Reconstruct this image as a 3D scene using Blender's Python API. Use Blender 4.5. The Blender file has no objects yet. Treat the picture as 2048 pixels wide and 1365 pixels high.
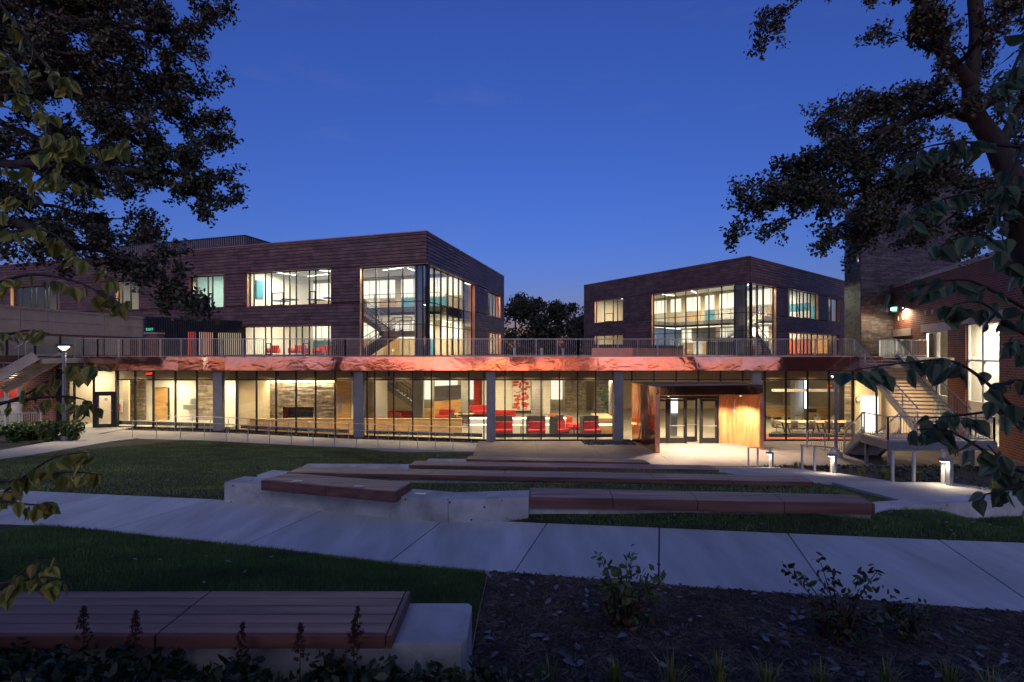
import bpy, math, random
import numpy as np
from mathutils import Vector, Matrix, noise as mnoise
R = math.radians
random.seed(7); RNG = np.random.default_rng(7)
sc = bpy.context.scene
COL = sc.collection

# ------------------------------------------------------------------ camera
FPX, CX, HY, EYE = 967.0, 1024.0, 704.0, 5.4      # focal length and horizon in photo pixels, eye height (m)
cd = bpy.data.cameras.new('camera'); cam = bpy.data.objects.new('camera', cd); COL.objects.link(cam)
cam.location = (0, 0, EYE); cam.rotation_euler = (R(90), 0, 0)
cd.sensor_width = 36; cd.lens = 36 * FPX / 2048; cd.shift_y = (HY - 682.5) / 2048
cd.clip_start = 0.05; cd.clip_end = 2000
sc.camera = cam

# ------------------------------------------------------------------ sky, sun, exposure
w = bpy.data.worlds.new('World'); sc.world = w; w.use_nodes = True
nt = w.node_tree; bg = nt.nodes['Background']
sky = nt.nodes.new('ShaderNodeTexSky'); sky.sky_type = 'NISHITA'; sky.sun_disc = False
sky.sun_elevation = R(2.2); sky.sun_rotation = R(180); sky.ozone_density = 4.5; sky.air_density = 1.0; sky.dust_density = 0.6
tint = nt.nodes.new('ShaderNodeMix'); tint.data_type = 'RGBA'; tint.blend_type = 'MULTIPLY'
tint.inputs[0].default_value = 1; tint.inputs[7].default_value = (1.0, 0.56, 0.86, 1)   # tungsten white balance of the photograph
nt.links.new(sky.outputs[0], tint.inputs[6])
# thin pinkish wisps low in the sky
tc = nt.nodes.new('ShaderNodeTexCoord'); mp = nt.nodes.new('ShaderNodeMapping'); mp.inputs['Scale'].default_value = (2.2, 2.2, 9)
nz = nt.nodes.new('ShaderNodeTexNoise'); nz.inputs['Scale'].default_value = 2.0; nz.inputs['Detail'].default_value = 6; nz.inputs['Roughness'].default_value = .62
rp = nt.nodes.new('ShaderNodeValToRGB'); rp.color_ramp.elements[0].position = .60; rp.color_ramp.elements[1].position = .95
rp.color_ramp.elements[0].color = (0, 0, 0, 1); rp.color_ramp.elements[1].color = (.22, .22, .22, 1)
cl = nt.nodes.new('ShaderNodeMix'); cl.data_type = 'RGBA'; cl.blend_type = 'MIX'; cl.inputs[7].default_value = (.5, .5, .8, 1)
nt.links.new(tc.outputs['Generated'], mp.inputs[0]); nt.links.new(mp.outputs[0], nz.inputs['Vector']); nt.links.new(nz.outputs[0], rp.inputs[0])
nt.links.new(rp.outputs[0], cl.inputs[0]); nt.links.new(tint.outputs[2], cl.inputs[6]); nt.links.new(cl.outputs[2], bg.inputs[0])
bg.inputs[1].default_value = 0.15
sd = bpy.data.lights.new('sun', 'SUN'); sun = bpy.data.objects.new('sun', sd); COL.objects.link(sun)
sd.energy = 0.24; sd.angle = R(50); sd.color = (.88, .88, 1); sun.rotation_euler = (R(58), 0, 0)   # afterglow behind the camera
sc.view_settings.view_transform = 'Standard'; sc.view_settings.look = 'None'
sc.view_settings.gamma = 1; sc.view_settings.exposure = 1.6
sc.render.engine = 'CYCLES'
cy = sc.cycles; cy.max_bounces = 8; cy.diffuse_bounces = 3; cy.glossy_bounces = 4; cy.transmission_bounces = 4; cy.transparent_max_bounces = 16
cy.use_denoising = True; cy.sample_clamp_indirect = 4; cy.caustics_reflective = False; cy.caustics_refractive = False
try: cy.denoiser = 'OPENIMAGEDENOISE'
except Exception: pass

# ------------------------------------------------------------------ helpers
def at(px, py, Y): return Vector(((px - CX) / FPX * Y, Y, EYE - (py - HY) / FPX * Y))
def ax(px, Y): return (px - CX) / FPX * Y
def az(py, Y): return EYE - (py - HY) / FPX * Y
def onz(px, py, z):
    Y = (EYE - z) * FPX / (py - HY); return Vector(((px - CX) / FPX * Y, Y, z))
ORG = {}
def ident(a, b, c): return (a, b, c)
class MB:
    def __init__(s): s.v = []; s.f = []
    def add(s, vs, fs):
        n = len(s.v); s.v += [tuple(p) for p in vs]; s.f += [tuple(i + n for i in f) for f in fs]; return s
    def box(s, a0, a1, b0, b1, c0, c1, f=ident):
        vs = [f(a, b, c) for a in (a0, a1) for b in (b0, b1) for c in (c0, c1)]
        e1 = Vector(vs[4]) - Vector(vs[0]); e2 = Vector(vs[2]) - Vector(vs[0]); e3 = Vector(vs[1]) - Vector(vs[0])
        fs = [(0, 1, 3, 2), (4, 6, 7, 5), (0, 4, 5, 1), (2, 3, 7, 6), (0, 2, 6, 4), (1, 5, 7, 3)]
        if e1.cross(e2).dot(e3) < 0: fs = [tuple(reversed(q)) for q in fs]
        return s.add(vs, fs)
    def prism(s, poly, z0, z1, f=ident):
        n = len(poly); zz0 = z0 if hasattr(z0, '__len__') else [z0] * n; zz1 = z1 if hasattr(z1, '__len__') else [z1] * n
        ar = sum(poly[i][0] * poly[(i + 1) % n][1] - poly[(i + 1) % n][0] * poly[i][1] for i in range(n))
        vs = [f(p[0], p[1], z) for p, z in zip(poly, zz0)] + [f(p[0], p[1], z) for p, z in zip(poly, zz1)]
        fs = [tuple(reversed(range(n))), tuple(range(n, 2 * n))] + [(i, (i + 1) % n, n + (i + 1) % n, n + i) for i in range(n)]
        if ar < 0: fs = [tuple(reversed(q)) for q in fs]
        return s.add(vs, fs)
    def tube(s, pts, r, n=6, cap=True):
        pts = [Vector(p) for p in pts]; rs = r if hasattr(r, '__len__') else [r] * len(pts)
        vs = []; N = None
        for i, p in enumerate(pts):
            t = (pts[min(i + 1, len(pts) - 1)] - pts[max(i - 1, 0)]).normalized()
            if N is None:
                N = t.orthogonal().normalized()
            N = (N - t * N.dot(t)).normalized() if (N - t * N.dot(t)).length > 1e-6 else t.orthogonal().normalized()
            B = t.cross(N)
            for k in range(n):
                a = 2 * math.pi * k / n + math.pi / 4; vs.append(p + (N * math.cos(a) + B * math.sin(a)) * rs[i])
        fs = [(i * n + k, i * n + (k + 1) % n, (i + 1) * n + (k + 1) % n, (i + 1) * n + k) for i in range(len(pts) - 1) for k in range(n)]
        if cap: fs += [tuple(reversed(range(n))), tuple(range((len(pts) - 1) * n, len(pts) * n))]
        return s.add(vs, fs)
    def bar(s, p, q, wd, ht):             # rectangular bar between two points, wd horizontal, ht vertical
        p = Vector(p); q = Vector(q); t = q - p; h = Vector((-t.y, t.x, 0))
        h = h.normalized() * wd / 2 if h.length > 1e-6 else Vector((wd / 2, 0, 0))
        k = t.cross(h).normalized() * ht / 2
        vs = [p - h - k, p + h - k, p + h + k, p - h + k, q - h - k, q + h - k, q + h + k, q - h + k]
        return s.add(vs, [(0, 3, 2, 1), (4, 5, 6, 7), (0, 1, 5, 4), (1, 2, 6, 5), (2, 3, 7, 6), (3, 0, 4, 7)])
    def cyl(s, c, r, z0, z1, n=12, r1=None):
        return s.tube([(c[0], c[1], z0), (c[0], c[1], z1)], [r, r if r1 is None else r1], n)
    def build(s, name, mat, parent=None, smooth=False, org=None):
        me = bpy.data.meshes.new(name)
        V = np.array(s.v, dtype=np.float32)
        if parent is not None: o0 = ORG[parent]
        elif org is not None: o0 = Vector(org)
        else: o0 = Vector(((V[:, 0].min() + V[:, 0].max()) / 2, (V[:, 1].min() + V[:, 1].max()) / 2, V[:, 2].min()))
        me.from_pydata((V - np.array(o0, dtype=np.float32)).tolist(), [], s.f)
        if smooth: me.polygons.foreach_set('use_smooth', [True] * len(me.polygons))
        if mat: me.materials.append(mat)
        o = bpy.data.objects.new(name, me); COL.objects.link(o)
        if parent is not None: o.parent = parent; ORG[o] = o0
        else: o.location = o0; ORG[o] = o0
        return o
def arrmesh(name, V, F, mat, parent=None, smooth=False):
    """numpy mesh: V (n,3), F (m,k) all the same corner count"""
    me = bpy.data.meshes.new(name); n = len(V); m, k = F.shape
    o0 = ORG[parent] if parent is not None else Vector((0, 0, 0))
    me.vertices.add(n); me.vertices.foreach_set('co', (V - np.array(o0)).astype(np.float32).ravel())
    me.loops.add(m * k); me.loops.foreach_set('vertex_index', F.astype(np.int32).ravel())
    me.polygons.add(m); me.polygons.foreach_set('loop_start', np.arange(0, m * k, k, dtype=np.int32)); me.polygons.foreach_set('loop_total', np.full(m, k, dtype=np.int32))
    if smooth: me.polygons.foreach_set('use_smooth', np.ones(m, dtype=bool))
    me.update(calc_edges=True); me.materials.append(mat)
    o = bpy.data.objects.new(name, me); COL.objects.link(o); ORG[o] = o0
    if parent is not None: o.parent = parent
    return o
def tag(o, label=None, cat=None, group=None, kind=None):
    if label: o['label'] = label
    if cat: o['category'] = cat
    if group: o['group'] = group
    if kind: o['kind'] = kind
    return o
def thing(name, loc, label, cat, group=None):
    o = bpy.data.objects.new(name, None); COL.objects.link(o); o.location = loc; o.empty_display_size = .2
    ORG[o] = Vector(loc); return tag(o, label, cat, group)
def kids(o): return [c for c in bpy.data.objects if c.parent == o]
def copy_tree(o, loc, rz=0, label=None, parent=None, scale=None, _k=None):
    if _k is None:
        _k = {}
        for c in bpy.data.objects:
            if c.parent: _k.setdefault(c.parent, []).append(c)
    c = o.copy(); COL.objects.link(c)
    if parent is None:
        c.location = loc; c.rotation_euler = (0, 0, rz); ORG[c] = Vector(loc)
        if label: c['label'] = label
        if scale: c.scale = scale
    else: c.parent = parent
    for ch in _k.get(o, []): copy_tree(ch, None, parent=c, _k=_k)
    return c
def area(name, loc, sx, sy, power, col=(1, .86, .66), parent=None, rot=(0, 0, 0), spread=None):
    l = bpy.data.lights.new(name, 'AREA'); l.shape = 'RECTANGLE'; l.size = sx; l.size_y = sy; l.energy = power; l.color = col
    if spread: l.spread = R(spread)
    o = bpy.data.objects.new(name, l); COL.objects.link(o)
    if parent is not None: o.parent = parent; o.location = Vector(loc) - ORG[parent]
    else: o.location = loc
    o.rotation_euler = rot; return o
def spot(name, loc, power, ang, col=(1, .8, .55), parent=None, rot=(0, 0, 0), blend=.5, rad=.04):
    l = bpy.data.lights.new(name, 'SPOT'); l.energy = power; l.spot_size = R(ang); l.spot_blend = blend; l.color = col; l.shadow_soft_size = rad
    o = bpy.data.objects.new(name, l); COL.objects.link(o)
    if parent is not None: o.parent = parent; o.location = Vector(loc) - ORG[parent]
    else: o.location = loc
    o.rotation_euler = rot; return o

# ------------------------------------------------------------------ materials
def nodes(name):
    m = bpy.data.materials.new(name); m.use_nodes = True; t = m.node_tree
    return m, t, t.nodes['Principled BSDF'], lambda k: t.nodes.new('ShaderNode' + k), t.links.new
def c4(c): return (c[0], c[1], c[2], 1)
def pm(name, col, rough=.6, metal=0., var=.18, vs=4., bump=.0, bs=30., island=0., stretch=None, col2=None, spots=None, detail=5, spec=None, world=False, objrand=0.):
    m, t, b, N, L = nodes(name)
    b.inputs['Roughness'].default_value = rough; b.inputs['Metallic'].default_value = metal
    if spec is not None: b.inputs['Specular IOR Level'].default_value = spec
    tc = N('TexCoord'); src = tc.outputs['Object']
    if world:
        g = N('NewGeometry'); src = g.outputs['Position']
    if stretch:
        mp = N('Mapping'); mp.inputs['Scale'].default_value = stretch; L(src, mp.inputs[0]); src = mp.outputs[0]
    nz = N('TexNoise'); nz.inputs['Scale'].default_value = vs; nz.inputs['Detail'].default_value = detail; nz.inputs['Roughness'].default_value = .6; L(src, nz.inputs['Vector'])
    rp = N('ValToRGB'); e = rp.color_ramp.elements; e[0].position = .3; e[1].position = .72
    k = col2 if col2 else [c * (1 - 2 * var) for c in col]; h = col if col2 else [min(1, c * (1 + var)) for c in col]
    e[0].color = c4(k); e[1].color = c4(h); L(nz.outputs[0], rp.inputs[0]); out = rp.outputs[0]
    if island:
        g = N('NewGeometry'); mr = N('MapRange'); mr.inputs[3].default_value = 1 - island; mr.inputs[4].default_value = 1 + island; L(g.outputs['Random Per Island'], mr.inputs[0])
        hs = N('HueSaturation'); L(mr.outputs[0], hs.inputs['Value']); L(out, hs.inputs['Color'])
        h2 = N('MapRange'); h2.inputs[3].default_value = .5 - island * .06; h2.inputs[4].default_value = .5 + island * .06
        mm = N('Math'); mm.operation = 'FRACT'; m7 = N('Math'); m7.operation = 'MULTIPLY'; m7.inputs[1].default_value = 7.31
        L(g.outputs['Random Per Island'], m7.inputs[0]); L(m7.outputs[0], mm.inputs[0]); L(mm.outputs[0], h2.inputs[0]); L(h2.outputs[0], hs.inputs['Hue']); out = hs.outputs[0]
    if objrand:
        oi = N('ObjectInfo'); mo = N('MapRange'); mo.inputs[3].default_value = 1 - objrand; mo.inputs[4].default_value = 1 + objrand; L(oi.outputs['Random'], mo.inputs[0]); ho = N('HueSaturation'); L(mo.outputs[0], ho.inputs['Value']); L(out, ho.inputs['Color']); out = ho.outputs[0]
    if spots:                                  # (scale, threshold, colour) small dark pits
        vo = N('TexVoronoi'); vo.inputs['Scale'].default_value = spots[0]; L(src, vo.inputs['Vector'])
        r2 = N('ValToRGB'); r2.color_ramp.elements[0].position = spots[1]; r2.color_ramp.elements[1].position = spots[1] * 1.25
        r2.color_ramp.elements[0].color = (1, 1, 1, 1); r2.color_ramp.elements[1].color = (0, 0, 0, 1); L(vo.outputs['Distance'], r2.inputs[0])
        mx = N('Mix'); mx.data_type = 'RGBA'; mx.inputs[7].default_value = c4(spots[2]); L(r2.outputs[0], mx.inputs[0]); L(out, mx.inputs[6]); out = mx.outputs[2]
    L(out, b.inputs['Base Color'])
    if bump:
        n2 = N('TexNoise'); n2.inputs['Scale'].default_value = bs; n2.inputs['Detail'].default_value = 4; L(src, n2.inputs['Vector'])
        bp = N('Bump'); bp.inputs['Strength'].default_value = bump; bp.inputs['Distance'].default_value = .02; L(n2.outputs[0], bp.inputs['Height']); L(bp.outputs[0], b.inputs['Normal'])
    return m
def emis(name, col, st):
    m, t, b, N, L = nodes(name); b.inputs['Base Color'].default_value = c4([x * .5 for x in col]); b.inputs['Emission Color'].default_value = c4(col); b.inputs['Emission Strength'].default_value = st; return m
def brickmat(name, u, c1, c2, mort, bw=.21, bh=.075, jt=.012):
    m, t, b, N, L = nodes(name); g = N('NewGeometry'); d = N('VectorMath'); d.operation = 'DOT_PRODUCT'; d.inputs[1].default_value = (u[0], u[1], 0); L(g.outputs['Position'], d.inputs[0])
    sp = N('SeparateXYZ'); L(g.outputs['Position'], sp.inputs[0]); cb = N('CombineXYZ'); L(d.outputs['Value'], cb.inputs[0]); L(sp.outputs[2], cb.inputs[1])
    br = N('TexBrick'); br.inputs['Color1'].default_value = c4(c1); br.inputs['Color2'].default_value = c4(c2); br.inputs['Mortar'].default_value = c4(mort)
    br.inputs['Scale'].default_value = 1; br.inputs['Brick Width'].default_value = bw; br.inputs['Row Height'].default_value = bh; br.inputs['Mortar Size'].default_value = jt; br.inputs['Bias'].default_value = -.1
    L(cb.outputs[0], br.inputs['Vector']); nz = N('TexNoise'); nz.inputs['Scale'].default_value = 1.3; L(g.outputs['Position'], nz.inputs['Vector'])
    mx = N('Mix'); mx.data_type = 'RGBA'; mx.blend_type = 'MULTIPLY'; mx.inputs[0].default_value = .5; L(br.outputs[0], mx.inputs[6]); L(nz.outputs[0], mx.inputs[7]); L(mx.outputs[2], b.inputs['Base Color'])
    bp = N('Bump'); bp.invert = True; bp.inputs['Strength'].default_value = .6; bp.inputs['Distance'].default_value = .01; L(br.outputs['Fac'], bp.inputs['Height']); L(bp.outputs[0], b.inputs['Normal'])
    b.inputs['Roughness'].default_value = .85; return m
def glassmat(name, tint, extra=.0):
    m = bpy.data.materials.new(name); m.use_nodes = True; t = m.node_tree; t.nodes.clear(); N = lambda k: t.nodes.new('ShaderNode' + k); L = t.links.new
    o = N('OutputMaterial'); mx = N('MixShader'); tr = N('BsdfTransparent'); tr.inputs[0].default_value = c4(tint); gl = N('BsdfGlossy'); gl.inputs['Roughness'].default_value = .0; gl.inputs[0].default_value = (1, 1, 1, 1)
    fr = N('LayerWeight'); fr.inputs[0].default_value = .5; pw = N('Math'); pw.operation = 'POWER'; pw.inputs[1].default_value = 5; L(fr.outputs['Facing'], pw.inputs[0]); ad = N('Math'); ad.operation = 'MULTIPLY_ADD'; ad.inputs[1].default_value = .9; ad.inputs[2].default_value = .04 + extra; L(pw.outputs[0], ad.inputs[0])
    L(ad.outputs[0], mx.inputs[0]); L(tr.outputs[0], mx.inputs[1]); L(gl.outputs[0], mx.inputs[2]); L(mx.outputs[0], o.inputs[0]); return m
def coppermat(name, col, rough, bscale, bstr, stretch=(1, 1, 1), metal=1.):
    m, t, b, N, L = nodes(name); b.inputs['Metallic'].default_value = metal
    g = N('NewGeometry'); mp = N('Mapping'); mp.inputs['Scale'].default_value = stretch; L(g.outputs['Position'], mp.inputs[0])
    nz = N('TexNoise'); nz.inputs['Scale'].default_value = bscale; nz.inputs['Detail'].default_value = 2; nz.inputs['Distortion'].default_value = .6; L(mp.outputs[0], nz.inputs['Vector'])
    bp = N('Bump'); bp.inputs['Strength'].default_value = bstr; bp.inputs['Distance'].default_value = .06; L(nz.outputs[0], bp.inputs['Height']); L(bp.outputs[0], b.inputs['Normal'])
    n2 = N('TexNoise'); n2.inputs['Scale'].default_value = 1.1; n2.inputs['Detail'].default_value = 6; L(g.outputs['Position'], n2.inputs['Vector'])
    rp = N('ValToRGB'); rp.color_ramp.elements[0].position = .35; rp.color_ramp.elements[1].position = .7; rp.color_ramp.elements[0].color = c4([c * .72 for c in col]); rp.color_ramp.elements[1].color = c4(col)
    L(n2.outputs[0], rp.inputs[0]); L(rp.outputs[0], b.inputs['Base Color'])
    mr = N('MapRange'); mr.inputs[3].default_value = rough; mr.inputs[4].default_value = rough * 2.4; L(n2.outputs[0], mr.inputs[0]); L(mr.outputs[0], b.inputs['Roughness']); return m
M = {}
M['shingle'] = pm('weathered_copper_shingle', (.165, .098, .078), .5, .3, .2, 1.5, island=.24, world=True)
M['backing'] = pm('dark_backing', (.03, .022, .022), .8)
M['copper'] = coppermat('polished_copper', (.90, .57, .48), .05, 1.5, .12, (1, 1, 1.6))
M['copper_trim'] = coppermat('copper_trim', (.80, .42, .27), .22, 2, .15)
M['copper_wall'] = coppermat('hammered_copper_sheet', (.86, .42, .24), .08, 2.2, .4, (1, 1, .45))
M['mull'] = pm('black_aluminium', (.018, .017, .018), .4, .3, .1)
M['glass'] = glassmat('window_glass', (.93, .96, .94), .05)
M['glassd'] = glassmat('clear_door_glass', (.95, .97, .96), .0)
M['conc'] = pm('sidewalk_concrete', (.55, .54, .52), .8, 0, .15, .6, .25, 30, world=True, stretch=(3.2, .7, 1), detail=10, objrand=.07)
M['path'] = pm('path_concrete', (.42, .385, .35), .8, 0, .14, .9, .1, 50, world=True, detail=9, objrand=.05)
M['plaza'] = pm('plaza_concrete', (.22, .17, .155), .75, 0, .15, .8, .1, 60, world=True, detail=8)
M['wallc'] = pm('cast_concrete', (.54, .52, .50), .8, 0, .26, 1.3, .25, 25, world=True, spots=(4.6, .085, (.10, .09, .085)), detail=8)
M['blockc'] = pm('block_concrete', (.54, .53, .52), .8, 0, .2, 2.0, .3, 40, world=True, detail=9)
M['colc'] = pm('column_concrete', (.25, .24, .235), .8, 0, .12, 1.2, .1, 30)
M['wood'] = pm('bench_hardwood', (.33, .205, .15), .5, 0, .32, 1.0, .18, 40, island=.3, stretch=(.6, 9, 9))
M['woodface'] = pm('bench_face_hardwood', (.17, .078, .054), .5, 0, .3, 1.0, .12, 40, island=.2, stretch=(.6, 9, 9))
M['slate'] = pm('stacked_slate', (.060, .058, .062), .45, 0, .3, 3, .3, 40, island=.5, world=True)
M['stone'] = pm('ledge_stone', (.33, .27, .21), .55, 0, .3, 3, .4, 30, island=.40, world=True)
M['steel'] = pm('galvanised_steel', (.45, .45, .46), .42, .75, .12, 6)
M['steelp'] = pm('painted_steel', (.20, .215, .25), .5, .25, .1, 6)
M['postp'] = pm('pale_painted_steel', (.55, .54, .52), .5, .1, .08, 6)
M['beige'] = pm('precast_panel', (.38, .31, .27), .85, 0, .08, 2, .05, 60)
M['beige2'] = pm('limestone_lintel', (.50, .43, .36), .85, 0, .1, 3, .05, 60)
M['rib'] = pm('ribbed_dark_metal', (.045, .048, .058), .4, .5, .12, 2)
M['cream'] = pm('cream_wall', (.60, .49, .33), .8, 0, .03, 1)
M['white'] = pm('white_wall', (.78, .75, .68), .8, 0, .02, 1)
M['ceil'] = pm('white_ceiling', (.74, .71, .62), .9, 0, .03, 1)
M['floor'] = pm('polished_floor', (.40, .37, .31), .3, 0, .1, .8)
M['carpet'] = pm('red_carpet', (.36, .07, .04), .9, 0, .1, 3)
M['oakw'] = pm('oak_panel', (.60, .35, .13), .45, 0, .22, 1.2, stretch=(1, 1, 8))
M['oakt'] = pm('pale_maple_top', (.68, .52, .32), .35, 0, .1, 2, stretch=(1, 8, 1))
M['cedar'] = pm('cedar_board', (.56, .29, .10), .45, 0, .25, 1.2, island=.45, stretch=(6, 6, .7))
M['red'] = pm('red_upholstery', (.55, .035, .025), .7, 0, .1, 5)
M['orange'] = pm('coral_upholstery', (.68, .15, .07), .7, 0, .1, 5)
M['dark'] = pm('charcoal_fabric', (.075, .07, .068), .75, 0, .1, 6)
M['grey'] = pm('grey_mesh', (.20, .20, .18), .7, 0, .08, 6)
M['black'] = pm('black_paint', (.02, .02, .02), .5, 0, .05, 4)
M['teal'] = pm('teal_panel', (.06, .30, .40), .6, 0, .06, 2)
M['aqua'] = pm('pale_aqua_wall', (.36, .60, .62), .7, 0, .04, 2)
M['blue'] = pm('navy_panel', (.035, .065, .15), .5, 0, .06, 2)
M['olive'] = pm('lime_panel', (.50, .52, .06), .6, 0, .06, 2)
M['purple'] = pm('plum_shelf', (.14, .05, .10), .6, 0, .1, 3)
M['litwin'] = emis('lit_interior_window', (1, .93, .78), .40)
M['led'] = emis('led_strip', (1, .9, .68), 6)
M['ledw'] = emis('linear_lamp', (1, .93, .78), 5)
M['lamp'] = emis('lamp_lens', (1, .87, .62), 3)
M['screen'] = emis('display_screen', (.75, .86, 1), 3.0)
M['exitg'] = emis('green_exit_face', (.10, .75, .40), .35)
M['exitr'] = emis('red_exit_face', (1, .05, .02), 1.2)
M['exitw'] = emis('exit_letters', (.75, 1, .85), 1.6)
M['soil'] = pm('turf_soil', (.028, .032, .014), .95, 0, .35, 2.5, .4, 20, world=True)
M['bed'] = pm('bed_soil', (.030, .024, .020), .95, 0, .4, 4, .5, 25, world=True)
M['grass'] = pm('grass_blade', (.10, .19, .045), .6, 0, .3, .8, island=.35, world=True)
M['grassy'] = pm('glow_tinted_turf_blade', (.20, .26, .055), .6, 0, .3, .8, island=.35, world=True)  # blade colour raised to carry the building's light on the lawn
M['tuft'] = pm('ornamental_grass', (.25, .27, .06), .6, 0, .3, 2, island=.4)
M['oakleaf'] = pm('oak_leaf', (.045, .052, .022), .55, 0, .25, 1, island=.5)
M['oakleafb'] = pm('bronze_oak_leaf', (.045, .038, .018), .55, 0, .25, 1, island=.5)
M['farleaf'] = pm('distant_leaf', (.028, .035, .016), .7, 0, .3, .5, island=.5)
M['bark'] = pm('oak_bark', (.024, .021, .019), .9, 0, .35, 6, .8, 14, stretch=(1, 1, .35))
M['twig'] = pm('birch_twig', (.05, .035, .03), .7, 0, .2, 10)
M['shrubleaf'] = pm('shrub_leaf', (.085, .135, .030), .55, 0, .25, 2, island=.4)
M['coverleaf'] = pm('groundcover_leaf', (.040, .062, .022), .5, 0, .3, 2, island=.45)
M['redleaf'] = pm('reddened_leaf', (.15, .055, .022), .6, 0, .3, 2, island=.4)
M['plume'] = pm('dried_flower_plume', (.06, .022, .014), .8, 0, .3, 5, island=.4)
M['mulch'] = pm('wood_mulch', (.11, .08, .066), .9, 0, .35, 2, island=.6)
M['litter'] = pm('fallen_leaf', (.20, .18, .18), .8, 0, .3, 3, island=.5)
M['gravel'] = pm('slate_gravel', (.10, .10, .115), .8, 0, .3, 5, island=.5)
M['bulk'] = pm('bulkhead_paint', (.34, .28, .19), .85, 0, .04, 1)
def leafmat(name, col, tr):
    m, t, b, N, L = nodes(name); b.inputs['Roughness'].default_value = .5
    tcn = N('ObjectInfo'); nz = N('TexNoise'); nz.inputs['Scale'].default_value = 30; tx = N('TexCoord'); L(tx.outputs['Object'], nz.inputs['Vector'])
    hs = N('HueSaturation'); hs.inputs['Color'].default_value = c4(col); mr = N('MapRange'); mr.inputs[3].default_value = .55; mr.inputs[4].default_value = 1.35; L(tcn.outputs['Random'], mr.inputs[0]); L(mr.outputs[0], hs.inputs['Value'])
    h2 = N('MapRange'); h2.inputs[3].default_value = .47; h2.inputs[4].default_value = .53; m7 = N('Math'); m7.operation = 'MULTIPLY'; m7.inputs[1].default_value = 5.7; fr = N('Math'); fr.operation = 'FRACT'
    L(tcn.outputs['Random'], m7.inputs[0]); L(m7.outputs[0], fr.inputs[0]); L(fr.outputs[0], h2.inputs[0]); L(h2.outputs[0], hs.inputs['Hue'])
    mx = N('Mix'); mx.data_type = 'RGBA'; mx.blend_type = 'MULTIPLY'; mx.inputs[0].default_value = .5; L(hs.outputs[0], mx.inputs[6]); L(nz.outputs[0], mx.inputs[7]); L(mx.outputs[2], b.inputs['Base Color'])
    tl = N('BsdfTranslucent'); L(mx.outputs[2], tl.inputs[0]); ms = N('MixShader'); ms.inputs[0].default_value = tr; o = t.nodes['Material Output']
    L(b.outputs[0], ms.inputs[1]); L(tl.outputs[0], ms.inputs[2]); L(ms.outputs[0], o.inputs[0]); return m
M['birchleaf'] = leafmat('birch_leaf', (.62, .62, .13), .4)
M['birchleaf2'] = leafmat('dark_birch_leaf', (.24, .38, .20), .35)

# ------------------------------------------------------------------ terrain heights
NEARX = [-60, -20, -9.04, -6.54, -4.2, -2.37, -.36, 1.98, 3.57, 5.93, 12, 60]; NEARY = [15.5, 10.4, 8.53, 8.08, 7.52, 7.06, 6.62, 6.27, 5.97, 5.6, 4.6, -2]
FARX = [-60, -20, -11, -5.82, -3.56, -1.2, .61, 2.51, 4.56, 6.81, 8.06, 14, 60]; FARY = [17, 12.1, 10.5, 9.8, 9.24, 8.69, 8.46, 8.24, 7.99, 7.72, 7.6, 6.9, 0]
def near(x): return float(np.interp(x, NEARX, NEARY))
def far(x): return float(np.interp(x, FARX, FARY))
def pz(x): return float(np.interp(x, [-24.1, -16.7, -10.8, -6.1, -1.6], [.82, .61, .30, .15, 0.]))
SW = 2.4
def ground(x, y):
    n, f = near(x), far(x)
    if y < n - .02:
        return SW - .02 + min(.21 * (n - y), 1.35) + .02 * math.sin(x * 2.3 + y * 3.1)
    if y <= f: return SW - .03
    if x > 11.3:
        k = min(1, max(0, (x - 11.3) / 1.0)); e = 23.2
        return max(-.03, SW - .03 - max(0, (y - f - 1)) / (e - f - 1) * (SW - .0)) + .0
    e = float(np.interp(x, [-60, -5, -1.6, 60], [26.2, 26.2, 22.9, 22.9]))
    t = min(1, (y - f) / (e - f))
    return (SW - .03) * (1 - t) + (pz(x) - .03) * t

# ------------------------------------------------------------------ ground levels of the stepped path
STY = [10.4, 12.6, 14.1, 16.9, 18.5, 20.9, 22.7, 60]; STZ = [2.14, 2.0, 1.6, 1.19, .92, .41, 0, 0]
def pathz(y): return float(np.interp(y, STY, STZ))
def pathl(y): return float(np.interp(y, [9.5, 11, 13, 16.5, 20.5, 22.8], [8.9, 8.5, 8.3, 7.3, 6.2, 5.9]))
def bank(x): return float(np.interp(x, [-.9, -.6, 5.2, 7, 8.5], [0, .2, .2, .08, .0]))
def sstep(t): t = min(1, max(0, t)); return t * t * (3 - 2 * t)
def ground(x, y):
    if y > 29.42: return -.55
    n, f = near(x), far(x)
    if y < n - .03: return SW - .02 + min(.205 * (n - y), 1.3) + .012 * math.sin(x * 2.3 + y * 3.1)
    if y <= f: return SW - .05
    e = float(np.interp(x, [-5, -1.6], [26.2, 22.9])); t = min(1, (y - f) / (e - f))
    lawn = (SW - .03) * (1 - t) + (pz(x) - .03) * t
    if y > e: lawn = pz(x) - .03
    cen = float(np.interp(y, [f, f + .38, 9.15, 9.5, 12.1, 16.2, 20, 22.9] if x > -1 else [f, f + .4, f + .6, f + .9, 12.1, 16.2, 20, 22.9], [SW - .03, SW - .03 + bank(x), SW - .03 + bank(x), 2.34, 2.03, 1.40, .75, -.03]))
    z = lawn + (cen - lawn) * sstep((x + 9) / 3.5)
    if x > -1.6 and y > 22.9: z = -.03
    k = sstep((x - pathl(y) + 1.0) / 1.0)
    if k > 0:
        pp = pathz(y) if y > 10.4 else float(np.interp(y, [f, 10.4], [SW - .03, 2.14]))
        z = z * (1 - k) + (pp - .07) * k
    return z
gx = np.concatenate([np.arange(-150, -34, 8), np.arange(-34, 30, .32), np.arange(30, 151, 8)])
gy = np.concatenate([np.arange(-120, -2, 6), np.arange(-2, 29.3, .24), [29.3, 29.42, 29.5, 29.7], np.arange(31, 230, 8)])
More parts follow.
